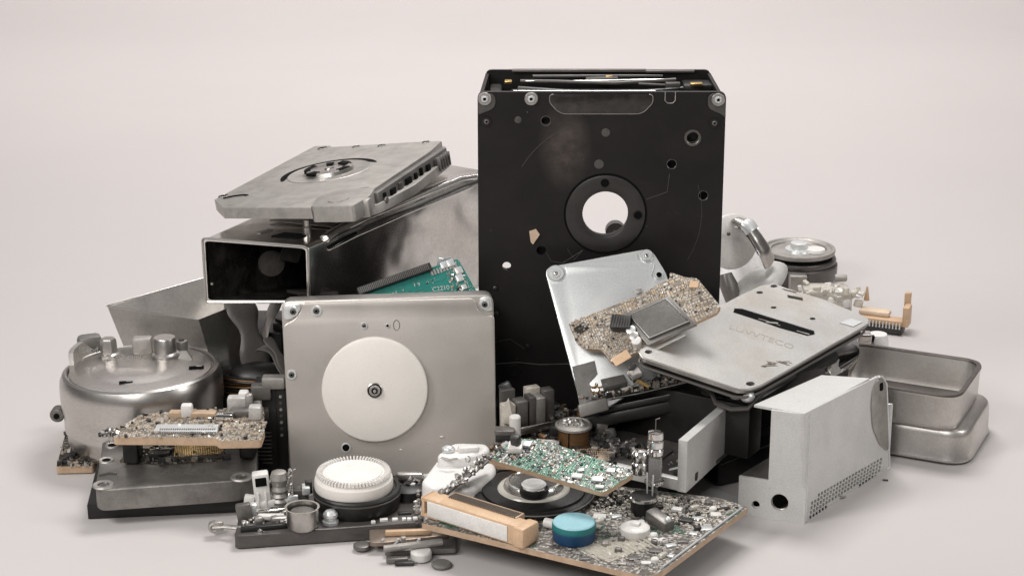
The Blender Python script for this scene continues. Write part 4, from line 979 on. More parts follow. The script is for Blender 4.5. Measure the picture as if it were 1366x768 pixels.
# blue cap standing on it
q = W(765.5, 719, Z=Zb)
BLUE_M, n_, b_, tc_ = mk('blue_cap_gradient')
sx = n_.nodes.new('ShaderNodeSeparateXYZ'); n_.links.new(tc_.outputs['Object'], sx.inputs[0])
ns = noise(n_, tc_, 160, 2); ad = n_.nodes.new('ShaderNodeMath'); ad.operation = 'MULTIPLY_ADD'; ad.inputs[1].default_value = .014; n_.links.new(ns, ad.inputs[0]); n_.links.new(sx.outputs[2], ad.inputs[2])
cc = ramp(n_, ad.outputs[0], [(.0, (.006,.045,.13)), (.046, (.008,.06,.15)), (.056, (.015,.17,.17)), (.5, (.02,.20,.19))], 'LINEAR'); n_.links.new(cc, b_.inputs['Base Color']); b_.inputs['Roughness'].default_value = .5
bc = Thing('bottle_cap', 'round blue plastic cap with a pale teal top standing on the large front board', 'cap', Matrix.Translation((q.x, q.y+.0, Zb+.002)))
rr = 29/2640*7.0
bc.part('skirt', MB().lathe([(rr*.93, 0), (rr*.98, .006), (rr*.985, .036), (rr*1.01, .040), (rr*1.01, .060), (rr*.98, .066)], 64), BLUE_M)
bc.part('top', MB().lathe([(rr*.982, .0655), (rr*.93, .070), (0, .071)], 64), TEAL)

# turntable lying at the back left of the big board
q = W(712, 664, Z=.155)
tt = Thing('hub_disc', 'black round disc with a glassy silver hub lying on the large front board', 'disc', Matrix.Translation((q.x, q.y+.04, .150)))
rT = 82/2640*7.2
tt.part('disc', MB().lathe([(rT*.96, 0), (rT, .008), (rT, .018), (rT*.97, .022), (rT*.90, .022), (rT*.885, .017), (rT*.86, .017), (rT*.85, .026), (rT*.82, .028), (0, .028)], 96), BLACK2)
tt.part('rim', MB().lathe([(rT*1.0, .012), (rT*1.015, .015), (rT*1.0, .018)], 96), MGREY)
tt.part('glass_hub', MB().lathe([(rT*.50, .029), (rT*.49, .045), (rT*.45, .058), (rT*.41, .060), (rT*.40, .056), (0, .058)], 64), surf('hub_silver', (.62,.60,.57), .9, .25, .1, 8, .3))
tt.part('hub_flange', MB().lathe([(rT*.60, .0285), (rT*.58, .034), (rT*.5, .036)], 64), GLASSA)
tt.part('centre_dome', MB().lathe([(.045, .066), (.046, .078), (.04, .084), (.012, .088), (0, .092)], 40, c=(.0, -.05, -.012)).ball((0, .01, .085), .012), WHITE)
tt.part('dome_base', MB().lathe([(.052, .034), (.056, .05), (.054, .062), (.045, .066)], 40, c=(0, -.075, 0)), BLACK2)
tt.part('bronze_clip', MB().box((-.06, .10, .06), (.05, .02, .03), bev=.006).tube([(-.08, .09, .05), (-.05, .11, .08), (-.02, .09, .06)], .006, 6), BRONZE)

# crumpled dark frame left of the turntable
a = W(575, 668, Z=.14); 
mb = MB(); pth = [W(px, py, Z=z) for px, py, z in ((574, 672, .16), (592, 658, .20), (615, 640, .23), (640, 620, .25), (658, 606, .27))]
mb.tube([p-pth[0] for p in pth], .022, 8, flat=(1, .5)); 
for k in range(60):
    f = RN.random()*3.99; i = int(f); p = pth[i].lerp(pth[i+1], f-i)-pth[0]; mb.ball((p.x+RN.uniform(-.02, .02), p.y+RN.uniform(-.03, .0), p.z+RN.uniform(0, .02)), RN.uniform(.006, .014), 1, noise=.4, mi=1)
single('solder_rail', mb, [MGREY, SOLD], 'solder-crusted metal rail between the white housing and the black disc', 'metal rail', Matrix.Translation(pth[0]))

# ================================================================== GREEN GREY BOARD on top
M = frame(W(652, 614, Z=.33), W(801, 657, Z=.30), W(690, 586, Z=.37))
t = board('circuit_board', 'green and silver circuit board bridging over the black disc in front of the bronze coil', 'circuit board', M,
          [(650, 611), (657, 607), (690, 584), (730, 588), (845, 628), (843, 633), (806, 656), (798, 655)], .02, P_GRN, 380, 61, smin=.004, smax=.013, hmax=.005, w=(.6, .2, .2))
for px, py, w_, d_, h_, a, mt in ((688, 600, .07, .06, .04, 20, OFFW), (702, 594, .05, .04, .02, 10, PALE), (770, 636, .05, .03, .015, 15, OFFW), (797, 640, .055, .035, .014, 15, PALE), (800, 650, .04, .02, .012, 15, OFFW), (775, 628, .03, .02, .012, 40, PALE), (815, 628, .04, .03, .01, 15, PALE)):
    u, v = t.uv(px, py); ic(t, u, v, 0, w_*.75, d_*.75, h_*.6, a, mt)
u, v = t.uv(694, 597); t.part('dark_button', MB().box((u-.01, v-.01, .04), (.035, .03, .045), bev=.008), CHIP)

# ================================================================== BACK BOARD with bronze coil
M = hframe(.20, (655, 610), (800, 622))
t = board('circuit_board', 'brown circuit board carrying a bronze coil, behind the green and silver board', 'circuit board', M,
          [(650, 618), (820, 628), (815, 560), (775, 545), (690, 556), (668, 580)], .02, P_DRK, 520, 71, hmax=.02, smax=.03, w=(.5, .25, .25))
u, v = t.uv(765, 592)
t.part('coil', MB().lathe([(.066, .0), (.066, .004), (.060, .006), (.060, .070), (0, .07)], 48, 0, c=(u, v, 0)), BRONZE)
t.part('coil_cap', MB().lathe([(.066, .07), (.072, .074), (.072, .082), (.064, .088), (.058, .083), (.050, .086), (0, .088)], 48, 0, c=(u, v, 0)), ALUG)
mb = MB()
for k in range(26): mb.ball((u+RN.uniform(-.04, .04), v+RN.uniform(-.035, .035), .088), RN.uniform(.005, .010), 1, noise=.3)
t.part('solder_beads', mb, SOLD, kind='stuff')
t.part('coil_flange', MB().box((u-.07, v+.01, .05), (.05, .06, .045), bev=.01), BLACK2)
t.part('coil_seam', MB().box((u-.008, v-.0605, .035), (.004, .003, .064)), VOID)
t.part('cross_rod', MB().xcyl((*t.uv(716, 595), .02), .012, .09, 'X', bev=.003), ALUG)
rs = random.Random(4)
for k in range(38):
    px, py = rs.uniform(672, 815), rs.uniform(556, 602); u2, v2 = t.uv(px, py)
    if abs(u2-u) < .09 and abs(v2-v) < .08: continue
    h_ = rs.uniform(.015, .06)
    t.part('fitting', MB().box((u2, v2, h_/2), (rs.uniform(.015, .05), rs.uniform(.015, .04), h_), bev=.004, rot=(rs.uniform(-15, 15), rs.uniform(-15, 15), rs.uniform(0, 90))), rs.choice((MGREY, SOLD, CHIP, BRONZE, ALUG, DGREY)))
gm = MB()
for i in range(14):
    for j in range(7): gm.box((*t.uv(775+i*2.8, 602+j*2.8), .006), (.004, .006, .010))
t.part('pin_grid', gm, COPPER)

# crumpled foil bits in front of the black enclosure
rs = random.Random(9)
def heap(label, px, py, z, n, rad, mats, seed, smin=.006, smax=.016):
    rs = random.Random(seed); p = W(px, py, Z=z); mbs = MB()
    for k in range(n):
        a, q = rs.uniform(0, 6.28), rs.random()**.6*rad
        mi = rs.randrange(len(mats)); s_ = rs.uniform(smin, smax); zz = rs.uniform(0, rad*.35)*(1-q/rad)
        if rs.random() < .5: mbs.ball((q*math.cos(a), q*math.sin(a)*.6, zz), s_, 1, mi, noise=.4, rn=rs)
        else: mbs.box((q*math.cos(a), q*math.sin(a)*.6, zz), (s_*2, s_*1.3, s_), rot=(rs.uniform(0, 90), rs.uniform(0, 90), rs.uniform(0, 90)), mi=mi)
    return single('scrap_heap', mbs, mats, label, 'scrap', Matrix.Translation(p))
heap('tangle of crushed metal bits behind the bronze coil', 742, 562, .22, 90, .12, [MGREY, SOLD, ALUG, CHIP], 1)
heap('crushed bits beside the right edge of the standing drive', 676, 598, .22, 60, .06, [MGREY, BRONZE, PALE, CHIP], 2)
heap('dark crumbs packed to the right of the bronze coil', 806, 590, .2, 60, .07, [MGREY, CHIP, DGREY], 3)
heap('crumbs of metal in the shadow under the white walled tray', 902, 668, .0, 30, .06, [MGREY, CHIP, SOLD], 5)

heap('dark broken bits heaped at the foot of the enclosure beside the grey blocks', 722, 548, .22, 120, .12, [CHIP, MGREY, DGREY, SOLD, BRONZE], 21, .006, .018)
heap('fine metal crumbs between the bronze coil and the pale cover foot', 790, 566, .20, 110, .10, [CHIP, MGREY, SOLD, GOLD, DGREY], 22, .004, .012)
heap('dark crumbs inside the open tray behind the clear tubes', 842, 600, .20, 90, .10, [CHIP, DGREY, MGREY, CHIP], 23, .005, .016)
heap('dark broken bits between the left silver drive and the mechanism plate', 352, 652, .05, 90, .09, [CHIP, MGREY, DGREY, OFFW], 24, .005, .015)
heap('crushed bits wedged behind the white toothed cap', 548, 640, .10, 70, .08, [CHIP, MGREY, ALUG, PALE], 25, .005, .014)
heap('dark crumbs in the gap behind the blue cap on the front board', 800, 660, .145, 120, .13, [CHIP, MGREY, SOLD, PADB], 26, .004, .012)
heap('black and silver crumbs on the bracket beneath the round motor', 150, 578, .30, 40, .05, [CHIP, MGREY, SOLD], 27, .004, .010)
# row of grey blocks
p = W(680, 580, Z=.22)
t = Thing('terminal_block', 'row of grey and white plastic blocks beside the right edge of the standing drive', 'terminal block', Matrix.Translation(p) @ Matrix.Rotation(R(24), 4, 'Z'))
for x, y, z, w_, d_, h_, mt in ((.0, .02, .07, .05, .05, .11, PADB), (.055, .03, .065, .05, .06, .13, MGREY), (.10, .03, .07, .03, .06, .14, DGREY), (.135, .035, .065, .045, .06, .13, ALUG), (.185, .06, .08, .05, .05, .13, MGREY), (.02, .07, .10, .06, .03, .13, DGREY), (.13, .08, .10, .06, .04, .11, PADB)):
    t.part('block', MB().box((x, y, z), (w_, d_, h_), bev=.006), mt)
t.part('spike', MB().lathe([(.03, 0), (.03, .05), (.0, .10)], 4, 0, c=(-.01, -.01, .06)), PADB)
t.part('base_rail', MB().box((.10, -.02, .02), (.30, .012, .03), bev=.003, rot=(0, 0, 4)), SHEET)
p = W(687, 588, Z=.22)
single('nylon_spacer', MB().lathe([(.022, 0), (.022, .10), (.018, .105), (0, .105)], 24), OFFW, 'short white upright spacer in front of the row of grey blocks', 'spacer', Matrix.Translation(p))
p = W(673, 592, Z=.22)
single('relay', MB().box((0, 0, .03), (.07, .05, .03), bev=.004).box((0, 0, .055), (.075, .055, .02), bev=.004, mi=1), [CHIP, MGREY], 'small black relay squeezed against the standing drive edge', 'relay', Matrix.Translation(p))
p = W(672, 530, Y=-.12)
single('black_lever', MB().box((0, 0, 0), (.05, .03, .09), rot=(0, 12, 0), bev=.008).box((.005, -.005, .05), (.05, .03, .035), rot=(0, -25, 0), bev=.01, mi=1), [CHIP, PALE], 'black lever with pale tip standing beside the standing drive', 'lever', Matrix.Translation(p))

# ================================================================== OPEN DARK CHASSIS with pale walls
b0 = W(915, 657, Z=.16); b1 = W(826, 636, Z=.16)
xd = (b0-b1).normalized()
M = frame(b1, b0, b1+Vector((-xd.y, xd.x, 0)))
t = Thing('open_chassis', 'open dark tray with pale grey metal walls standing behind the large front board', 'chassis', M)
Lc = (b0-b1).length; side = W(976, 600, Z=.16); sl = M.inverted() @ side
dx, dy = sl.x-Lc, sl.y; h1 = .205
vs = [(Lc, 0, 0), (Lc, 0, h1), (sl.x, sl.y, .20), (sl.x, sl.y, 0)]
nrm = Vector((-dy, dx)).normalized()*.035
vi = [(x+nrm.x, y+nrm.y, z) for x, y, z in vs]
w3 = MB().raw(vs+vi, [(0, 3, 2, 1), (4, 5, 6, 7), (0, 1, 5, 4), (1, 2, 6, 5), (2, 3, 7, 6), (3, 0, 4, 7)])
t.part('end_wall', w3, GREYP, ang=20)
t.part('front_lip', MB().box((Lc/2-.15, .015, .022), (Lc+.30, .028, .045), bev=.003), GREYP)
t.part('floor_plate', MB().box((Lc/2-.17, .26, .01), (Lc+.30, .46, .012)), DGREY)
t.part('floor_pad', MB().box((Lc/2-.16, .18, .020), (.20, .22, .008), bev=.002), MGREY)
t.part('base_block', MB().box((Lc/2-.14, .22, -.075), (Lc*.8, .30, .14), bev=.01), BLACK2)
t.part('rear_block', MB().box((Lc/2-.1, .44, .12), (Lc+.35, .12, .22), bev=.01), BLACK2)
t.part('inner_chip', MB().box((Lc-.05, .10, .03), (.09, .06, .03), bev=.004, rot=(0, 0, 20)), CHIP)
t.part('spring_leaf', MB().box((Lc-.06, .07, .065), (.09, .012, .004), rot=(0, -22, 12)), PALE)
spk = MB(); rs = random.Random(8)
for k in range(60): spk.ball((Lc-.06+rs.uniform(-.07, .04), .16+rs.uniform(-.07, .08), .022+rs.random()*.06), rs.uniform(.002, .005), 1)
t.part('bright_filings', spk, SOLD, kind='stuff')
# strip lying at its right foot
p0, p1, p2, p3 = [W(px, py, Z=.02) for px, py in ((934, 658), (984, 674), (990, 664), (948, 650))]
mb = MB().raw([p-p0 for p in (p0, p1, p2, p3)]+[p-p0-Vector((0, 0, .012)) for p in (p0, p1, p2, p3)], [(0,1,2,3),(7,6,5,4),(0,4,5,1),(1,5,6,2),(2,6,7,3),(3,7,4,0)])
single('pale_strip', mb, GREYP, 'pale flat metal strip lying between the white walled tray and the perforated box', 'metal strip', Matrix.Translation(p0), ang=20)
q0, q1 = W(948, 646, Z=0), W(1024, 640, Z=0)
t = Thing('dark_chassis', 'black drive body standing on the floor under the near end of the tilted silver drive', 'chassis', Matrix.Translation((q0+q1)/2) @ Matrix.Rotation(R(28), 4, 'Z'))
t.part('body', MB().box((.02, .16, .16), (.26, .34, .31), bev=.015), BLACK2)
t.part('side_rail', MB().box((.02, -.013, .20), (.22, .012, .03), bev=.004), CHIP)
t.part('edge_line', MB().tube([(-.10, -.012, .10), (.13, -.013, .14)], .003, 6), MGREY)
# clear electronic tubes
p = W(864, 655, Z=.16)
t = Thing('indicator_tube', 'cluster of clear glass and silver tubes standing over the black capacitor', 'glass tube', Matrix.Translation((p.x, p.y-.03, .16)))
q = lambda px, py: t.I @ W(px, py, Y=t.M.translation.y)
a = q(853, 632)
t.part('fat_tube', MB().lathe([(0, 0), (.027, .003), (.03, .01), (.03, .045), (.026, .05), (.03, .056), (.031, .085), (.026, .092), (0, .094)], 32, 0, c=a), CHROME)
a = q(874, 606)
t.part('upper_tube', MB().lathe([(0, 0), (.03, .003), (.031, .02), (.026, .026), (.031, .032), (.031, .055), (.026, .06), (.03, .066), (.028, .088), (0, .092)], 32, 0, c=a), CHROME)
a = q(873, 640)
t.part('dark_core', MB().box((a.x, a.y, a.z+.05), (.036, .03, .085), bev=.004), CHIP)
t.part('glass_sleeve', MB().box((a.x, a.y, a.z+.052), (.052, .046, .10), bev=.01), GLASS)
t.part('foot_ring', MB().lathe([(.03, 0), (.036, .006), (.036, .014), (.03, .018), (0, .018)], 24, 0, c=(a.x, a.y, a.z-.015)), CHROME)
t.part('lead', MB().tube([(a.x+.0, a.y, a.z+.19), (a.x, a.y, a.z+.24), (a.x+.015, a.y, a.z+.245)], .002, 6), MGREY)
t.part('support_stem', MB().cyl((a.x, a.y, -.02), .012, a.z+.01), MGREY)

# ================================================================== PALE COVER PLATE leaning on the enclosure
M = frame(W(778, 551, Y=-.50), W(915, 520, Y=-.44), W(726, 358, Y=-.14))
t = Thing('cover_plate', 'pale silver drive cover with round screw tabs leaning against the black enclosure', 'cover plate', M)
outl = t.poly([(726, 357), (868, 331), (890, 366), (902, 440), (880, 500), (806, 546), (778, 551)])
t.part('plate', MB().plate(rpoly(outl, .035), -.016, 0, bev=.003), PALE)
inner = t.poly([(733, 380), (748, 378), (757, 366), (752, 355), (850, 337), (850, 345), (858, 352), (873, 352), (872, 358), (868, 370), (884, 378), (895, 440), (874, 496), (800, 542), (780, 545)])
t.part('raised_face', MB().plate(rpoly(inner, .018), .0003, .008, bev=.003), PALE)
for px, py, r in ((741, 365, .034), (862.5, 341.5, .026), (879, 367, .020)):
    u, v = t.uv(px, py); t.part('tab_boss', MB().lathe([(r, 0), (r*.97, .009), (r*.88, .012), (0, .012)], 36, 0, c=(u, v, 0)), PALE)
    screw(t, px, py, .009 if px != 879 else .011, .012, ring=PALE, head=ALU if px != 879 else VOID, rr=.018 if px < 879 else .012)
t.part('dark_corner', MB().plate(t.poly([(763, 490), (793, 482), (797, 500), (786, 512), (795, 540), (774, 546)]), .0085, .011), ALUD)
t.part('bent_foot', MB().box((*t.uv(791, 545), .02), (.12, .05, .02), bev=.008, rot=(25, 10, 5)), ALUG)
t.part('catch', MB().box((*t.uv(852, 390), .012), (.025, .02, .015), bev=.004), ALUG)

# lower board with chip under the tan one
M = frame(W(775, 530, Y=-.46), W(919, 509, Y=-.44), W(790, 488, Y=-.30))
t = board('circuit_board', 'dark circuit board with one grey chip below the tan board at the pale cover', 'circuit board', M,
          [(772, 536), (805, 531), (920, 508), (915, 480), (850, 462), (800, 470), (790, 500)], .02, P_DRK, 520, 81, edge=BLACK2, hmax=.016, smin=.006, smax=.02)
for px, py in ((818, 512),):
    u, v = t.uv(px, py); ic(t, u, v, .004, .095, .085, .03, 8, CHIPG)
rg = MB()
for k in range(9):
    u, v = t.uv(790+RN.uniform(-8, 12), 515+RN.uniform(-10, 12)); rg.tube([(u+.016*math.cos(a), v+.016*math.sin(a), .012+.002*k) for a in [i*math.pi/8 for i in range(16)]], .0028, 6, closed=True)
t.part('wire_rings', rg, GOLD)
t.part('edge_rail', MB().tube([(*t.uv(780, 537), .0), (*t.uv(850, 524), -.004), (*t.uv(922, 507), -.004)], .0025, 6), ALU)
# foil scrap
p = W(846, 497, Y=-.50)
single('foil_scrap', MB().ball((0, 0, 0), .032, 2, sc_=(.8, .6, 1.3), noise=.25).box((.03, 0, -.04), (.06, .01, .012), rot=(0, 30, 0), mi=1), [CHROME, GOLD], 'crumpled silver foil scrap hanging below the tan board', 'foil scrap', Matrix.Translation(p))

# dark stacked chassis under the silver plate drive (carrying the boards)
t = Thing('dark_chassis', 'black drive chassis buried in shadow under the tilted silver drive', 'chassis', frame(W(785, 552, Y=-.42), W(925, 524, Y=-.40), W(790, 530, Y=-.10)))
t.part('body', MB().box((.22, .16, -.035), (.50, .34, .05), bev=.01), BLACK2)
t.part('ledge', MB().box((.24, -.0, .002), (.40, .03, .02), bev=.004), BLACK2)
t.part('ledge_line', MB().tube([(.02, -.015, .014), (.2, -.016, .015), (.44, -.015, .014)], .0025, 6), ALUG)

# ================================================================== TAN BOARD with large grey chip
M = frame(W(781, 465, Y=-.44), W(940, 400, Y=-.40), W(759, 431, Y=-.34))
t = board('circuit_board', 'tan circuit board with a large square grey chip leaning across the pale cover plate', 'circuit board', M,
          [(758, 431), (850, 395), (894, 371), (893, 363), (903, 366), (915, 370), (930, 371), (961, 408), (957, 416), (905, 441), (852, 470), (836, 474), (816, 484), (803, 466), (781, 465), (768, 455)], .02, P_TAN, 420, 91, smin=.003, smax=.009, hmax=.003, w=(.35, .2, .45), rnd=.01,
          skip=[])
a0, b0_, c0_, d0 = [Vector(t.uv(px, py, .03)) for px, py in ((838, 420), (889, 398), (920, 429), (866, 452))]
def quadplate(pts, z0, z1, bev=.003): return MB().plate(ccw([tuple(p) for p in pts]), z0, z1, bev=bev)
t.part('chip_carrier', quadplate([a0+(a0-c0_)*.12, b0_+(b0_-d0)*.12, c0_+(c0_-a0)*.10, d0+(d0-b0_)*.12], .002, .018), MGREY)
t.part('grey_chip', quadplate([a0, b0_, c0_, d0], .018, .034), CHIPG)
cr_ = [a0, b0_, c0_, d0]; t.part('chip_border', MB().tube([(p.x*.97+.03*(a0.x+c0_.x)/2, p.y*.97+.03*(a0.y+c0_.y)/2, .0345) for p in cr_], .0022, 4, closed=True), PALE)
u, v = t.uv(829, 431, .02); t.part('ribbed_inductor', MB().box((u, v, .022), (.08, .06, .04), bev=.006, rot=(0, 0, -28)), CHIP)
for k in range(8):
    t.part('rib', MB().box((u-.032+.009*k, v+.015-.005*k, .043), (.003, .05, .004), rot=(0, 0, -28)), DGREY)
for px, py, mt in ((842, 441, PALE), (846, 449, SOLD), (849, 455, OFFW)):
    u, v = t.uv(px, py, .02); t.part('small_capacitor', MB().cyl((u, v, 0), .02, .03, 0, 20, bev=.005), mt)
for px, py in ((926, 380),):
    u, v = t.uv(px, py); t.part('corner_pad', MB().box((u, v, .003), (.035, .028, .006), rot=(0, 0, -30)), ORANGE)
u, v = t.uv(829, 478); t.part('corner_pad', MB().box((u, v, .003), (.07, .04, .006), rot=(0, 0, 10)), ORANGE)
u, v = t.uv(771, 437); t.part('dark_pad_field', MB().box((u+.01, v-.01, .002), (.05, .035, .004), rot=(0, 0, 15)), P_DRK)
u, v = t.uv(892, 459); t.part('chip_leads', MB().box((u, v, .012), (.14, .008, .006), rot=(0, 0, 5)), SHEET)

# ================================================================== TILTED SILVER DRIVE (slot and scratched writing)
Lp, Fp, Rp = W(852, 468, Y=-.56), W(1000, 516, Y=-.66), W(1158, 426, Y=-.02)
M = frame(Fp, Rp, Lp)
t = Thing('hard_drive', 'tilted silver drive with a long black slot and scratched writing on top', 'hard drive', M)
outl = t.poly([(852, 468), (858, 476), (985, 518), (1000, 518), (1015, 513), (1056, 490), (1122, 452), (1128, 449), (1159, 431), (1158, 424), (1098, 399), (1060, 388), (1032, 378), (1015, 381), (985, 395), (880, 452)])
slot = t.poly([(980, 411), (990, 411.5), (1086, 441), (1087, 446), (1077, 448), (1040, 437.5), (1010, 427), (978, 416.5)])
hol = [t.poly([(px+rx*math.cos(a), py+ry*math.sin(a)) for a in [i*math.pi/8 for i in range(16)]]) for px, py, rx, ry in ((865, 469, 5, 2.6), (1001, 511.5, 6, 2.8), (1032.5, 381.5, 4.8, 2), (1013.5, 390, 4.5, 1.8), (1032, 410, 4, 1.6), (1084, 425, 4, 1.8))]
hol.append(t.poly([(1042, 384.5), (1063, 389.5), (1062, 391), (1046, 387)])); hol.append(t.poly([(1050, 393), (1071, 397), (1071, 401), (1051, 397)]))
PLM = surf('worn_drive_plate', (.62,.61,.585), .85, .30, .10, 3.2, .5, (.44,.37,.28), .01, 120, off=6, rvar=.07, speck=0)
t.part('top_plate', MB().plate(rpoly(outl, .012, 3), -.012, 0, [slot]+hol), PLM)
# skirt
t.part('edge_bead', MB().tube([(x, y, -.006) for x, y in rpoly(outl, .012, 3)], .0035, 8, closed=True), ALU)
_c = Vector((sum(p[0] for p in outl)/len(outl), sum(p[1] for p in outl)/len(outl)))
t.part('skirt', MB().plate([tuple(_c+(Vector(p)-_c)*.992) for p in rpoly(outl, .012, 3)], -.024, -.0125, [slot]+hol), SHEET)
cen = Vector((sum(p[0] for p in outl)/len(outl), sum(p[1] for p in outl)/len(outl)))
sh = [tuple(cen+(Vector(p)-cen)*.975) for p in rpoly(outl, .018, 3)]
t.part('inner_body', MB().plate([tuple(cen+(Vector(p)-cen)*.955) for p in rpoly(outl, .018, 3)], -.058, -.024, bev=.0), BLACK2)
t.part('lower_shell', MB().tube([(cen.x+(x-cen.x)*.985, cen.y+(y-cen.y)*.985, -.045) for x, y in rpoly(outl, .018, 3)], .006, 8, closed=True), MGREY)
t.part('slot_well', MB().plate([tuple(Vector((sum(p[0] for p in slot)/8, sum(p[1] for p in slot)/8))*.01+Vector(p)*.99) for p in slot], -.030, -.0035), VOID)
u, v = t.uv(1035, 433); t.part('slot_mechanism', MB().tube([(*t.uv(990, 418), -.008), (*t.uv(1020, 426), -.006), (*t.uv(1060, 439), -.007), (*t.uv(1080, 445), -.004)], .0035, 6).box((*t.uv(1030, 430), -.003), (.05, .008, .006), rot=(0, 0, -40)), ALUG)
# engraved words
a, b = Vector(t.uv(966, 433)), Vector(t.uv(1066, 466)); dv = b-a; an = math.degrees(math.atan2(dv.y, dv.x))
t.part('scratched_lettering', text('LUVVTECO', dv.length/5.8, .0002), surf('scratch_tone', (.50,.475,.43), .7, .42), M=Matrix.Translation((*((a+b)/2), .0008)) @ Matrix.Rotation(R(an), 4, 'Z') @ Matrix.Shear('XZ', 4, (.0, 0)))
sc_m = MB()
for k in range(16):
    px, py = RN.uniform(1018, 1056), RN.uniform(484, 490)-(0); u, v = t.uv(px, py-(px-1018)*.08); a_ = RN.uniform(-60, -30); l_ = RN.uniform(.01, .05)
    sc_m.box((u, v, .0008), (l_, .0025, .001), rot=(0, 0, a_))
t.part('scuffs', sc_m, surf('scuff_brown', (.16,.13,.10), .2, .6))
u, v = t.uv(1143, 429); t.part('corner_label', MB().plate(t.poly([(1120, 431), (1135, 425), (1150, 430), (1138, 436)]), .0005, .003), PALE)
# mounting lugs underneath, at the near edge
for px, py in ((985, 524), (1000, 528)):
    u, v = t.uv(px, py, -.05); t.part('mount_lug', MB().ball((u, v+.01, -.055), .03, 2, sc_=(1.1, 1, .8)), PALE)
lp = [W(px, py, Y=Y) for px, py, Y in ((935, 515, -.50), (948, 522, -.55), (955, 538, -.58), (975, 546, -.6), (998, 545, -.62), (1010, 530, -.6), (1030, 515, -.5), (1060, 500, -.35))]
t.part('bent_under_frame', MB().tube([t.I @ p for p in lp], .009, 8), DGREY)
t.part('under_shell', MB().tube([t.I @ W(px, py, Y=Y) for px, py, Y in ((940, 520, -.45), (970, 538, -.5), (1000, 538, -.5), (1050, 508, -.3), (1110, 475, 0))], .03, 10), BLACK2)

# curved steel fragments behind the perforated box
def sheetfrag(label, pts3, th, mat, name='steel_fragment'):
    P_ = [W(px, py, Y=Y) for px, py, Y in pts3]; O = P_[0].copy(); n = len(P_)
    nn = (P_[1]-P_[0]).cross(P_[2]-P_[0]).normalized()*th
    mb = MB().raw([p-O for p in P_]+[p-O-nn for p in P_], [list(range(n)), list(range(n, 2*n))[::-1]]+[[i, (i+1) % n, n+(i+1) % n, n+i] for i in range(n)])
    return single(name, mb, mat, label, 'metal scrap', Matrix.Translation(O), ang=30)
def curved(label, A, B, depth, mat, name='steel_fragment', bulge=.05, cat='metal scrap'):
    """a bent sheet spanned between two pixel curves"""
    a = [W(*p[:2], Y=p[2]) for p in A]; b = [W(*p[:2], Y=p[2]) for p in B]
    a = bez(*a, n=18); b = bez(*b, n=18); O = a[0].copy(); vs = []; fs = []; m = 8
    for i in range(19):
        for j in range(m+1):
            f = j/m; p = a[i].lerp(b[i], f)-O; p.y -= bulge*math.sin(math.pi*f); vs.append(p)
    for i in range(18):
        for j in range(m): q = i*(m+1)+j; fs.append((q, q+1, q+m+2, q+m+1))
    k = len(vs); vs += [v+Vector((0, .012, 0)) for v in vs]; fs += [tuple(k+x for x in f[::-1]) for f in fs]
    mb = MB().raw(vs, fs)
    return single(name, mb, mat, label, cat, Matrix.Translation(O), ang=50)
curved('bent bright steel shell under the right corner of the tilted silver drive', [(1108, 470, .15), (1125, 458, .15), (1140, 455, .15), (1145, 450, .15)], [(1128, 505, .12), (1136, 500, .12), (1142, 490, .12), (1143, 480, .12)], 0, CHROME, bulge=.05)
t = Thing('hinge_plate', 'curved dull steel hinge plate with two oval holes behind the perforated metal box', 'hinge', frame(W(1090, 505, Y=.06), W(1132, 508, Y=.06), W(1095, 470, Y=.12)))
hpoly = t.poly([(1088, 478), (1100, 470), (1110, 477), (1124, 480), (1131, 488), (1133, 500), (1130, 516), (1112, 512), (1100, 494)])
hh = [t.poly([(px+rx*math.cos(a), py+ry*math.sin(a)) for a in [i*math.pi/7 for i in range(14)]]) for px, py, rx, ry in ((1101, 475, 2.5, 4), (1125.5, 497, 3.5, 4.5))]
t.part('plate', MB().plate(rpoly(hpoly, .03), -.012, 0, hh), ALUG)
for q_ in hh: t.part('hole_rim', MB().tube([(x, y, .001) for x, y in q_], .003, 6, closed=True), PALE)
t.part('backing', MB().plate([(x*.97, y*.97) for x, y in hpoly], -.03, -.022), CHIP)
curved('smooth grey steel flap spreading under the tilted silver drive', [(1070, 500, .0), (1085, 482, .0), (1095, 475, .0), (1100, 478, .0)], [(1105, 510, -.02), (1108, 508, -.02), (1112, 508, -.02), (1114, 512, -.02)], 0, SHEET)
curved('dark concave flap in the gap above the perforated metal box', [(1045, 512, -.3), (1060, 500, -.3), (1080, 495, -.25), (1100, 492, -.2)], [(1010, 536, -.4), (1030, 530, -.4), (1060, 515, -.35), (1100, 505, -.25)], 0, DGREY)
p = W(1152, 505, Z=0.0); 
t = Thing('connector_post', 'upright metal post with dark block beneath the right corner of the tilted drive', 'bracket', Matrix.Translation((W(1146, 470, Y=.52).x, .52, 0)) @ Matrix.Diagonal((1, 1, .76, 1)))
t.part('post', MB().box((0, 0, .19), (.05, .05, .38), bev=.006), SHEET)
t.part('dark_block', MB().box((.03, -.02, .26), (.07, .06, .14), bev=.008), CHIP)
t.part('fin', MB().box((.05, .05, .24), (.018, .03, .22), bev=.004, rot=(0, 8, 0)), VOID)
t.part('cap', MB().box((.01, -.01, .36), (.07, .06, .07), bev=.006), CHROME)
p = W(1168, 500, Y=.68)
single('white_stub', MB().lathe([(.05, 0), (.045, .12), (.05, .20), (.04, .235), (0, .24)], 32), WHITE, 'white plastic stub standing between the steel post and the upper steel tray', 'plastic part', Matrix.Translation((p.x, .68, 0)))

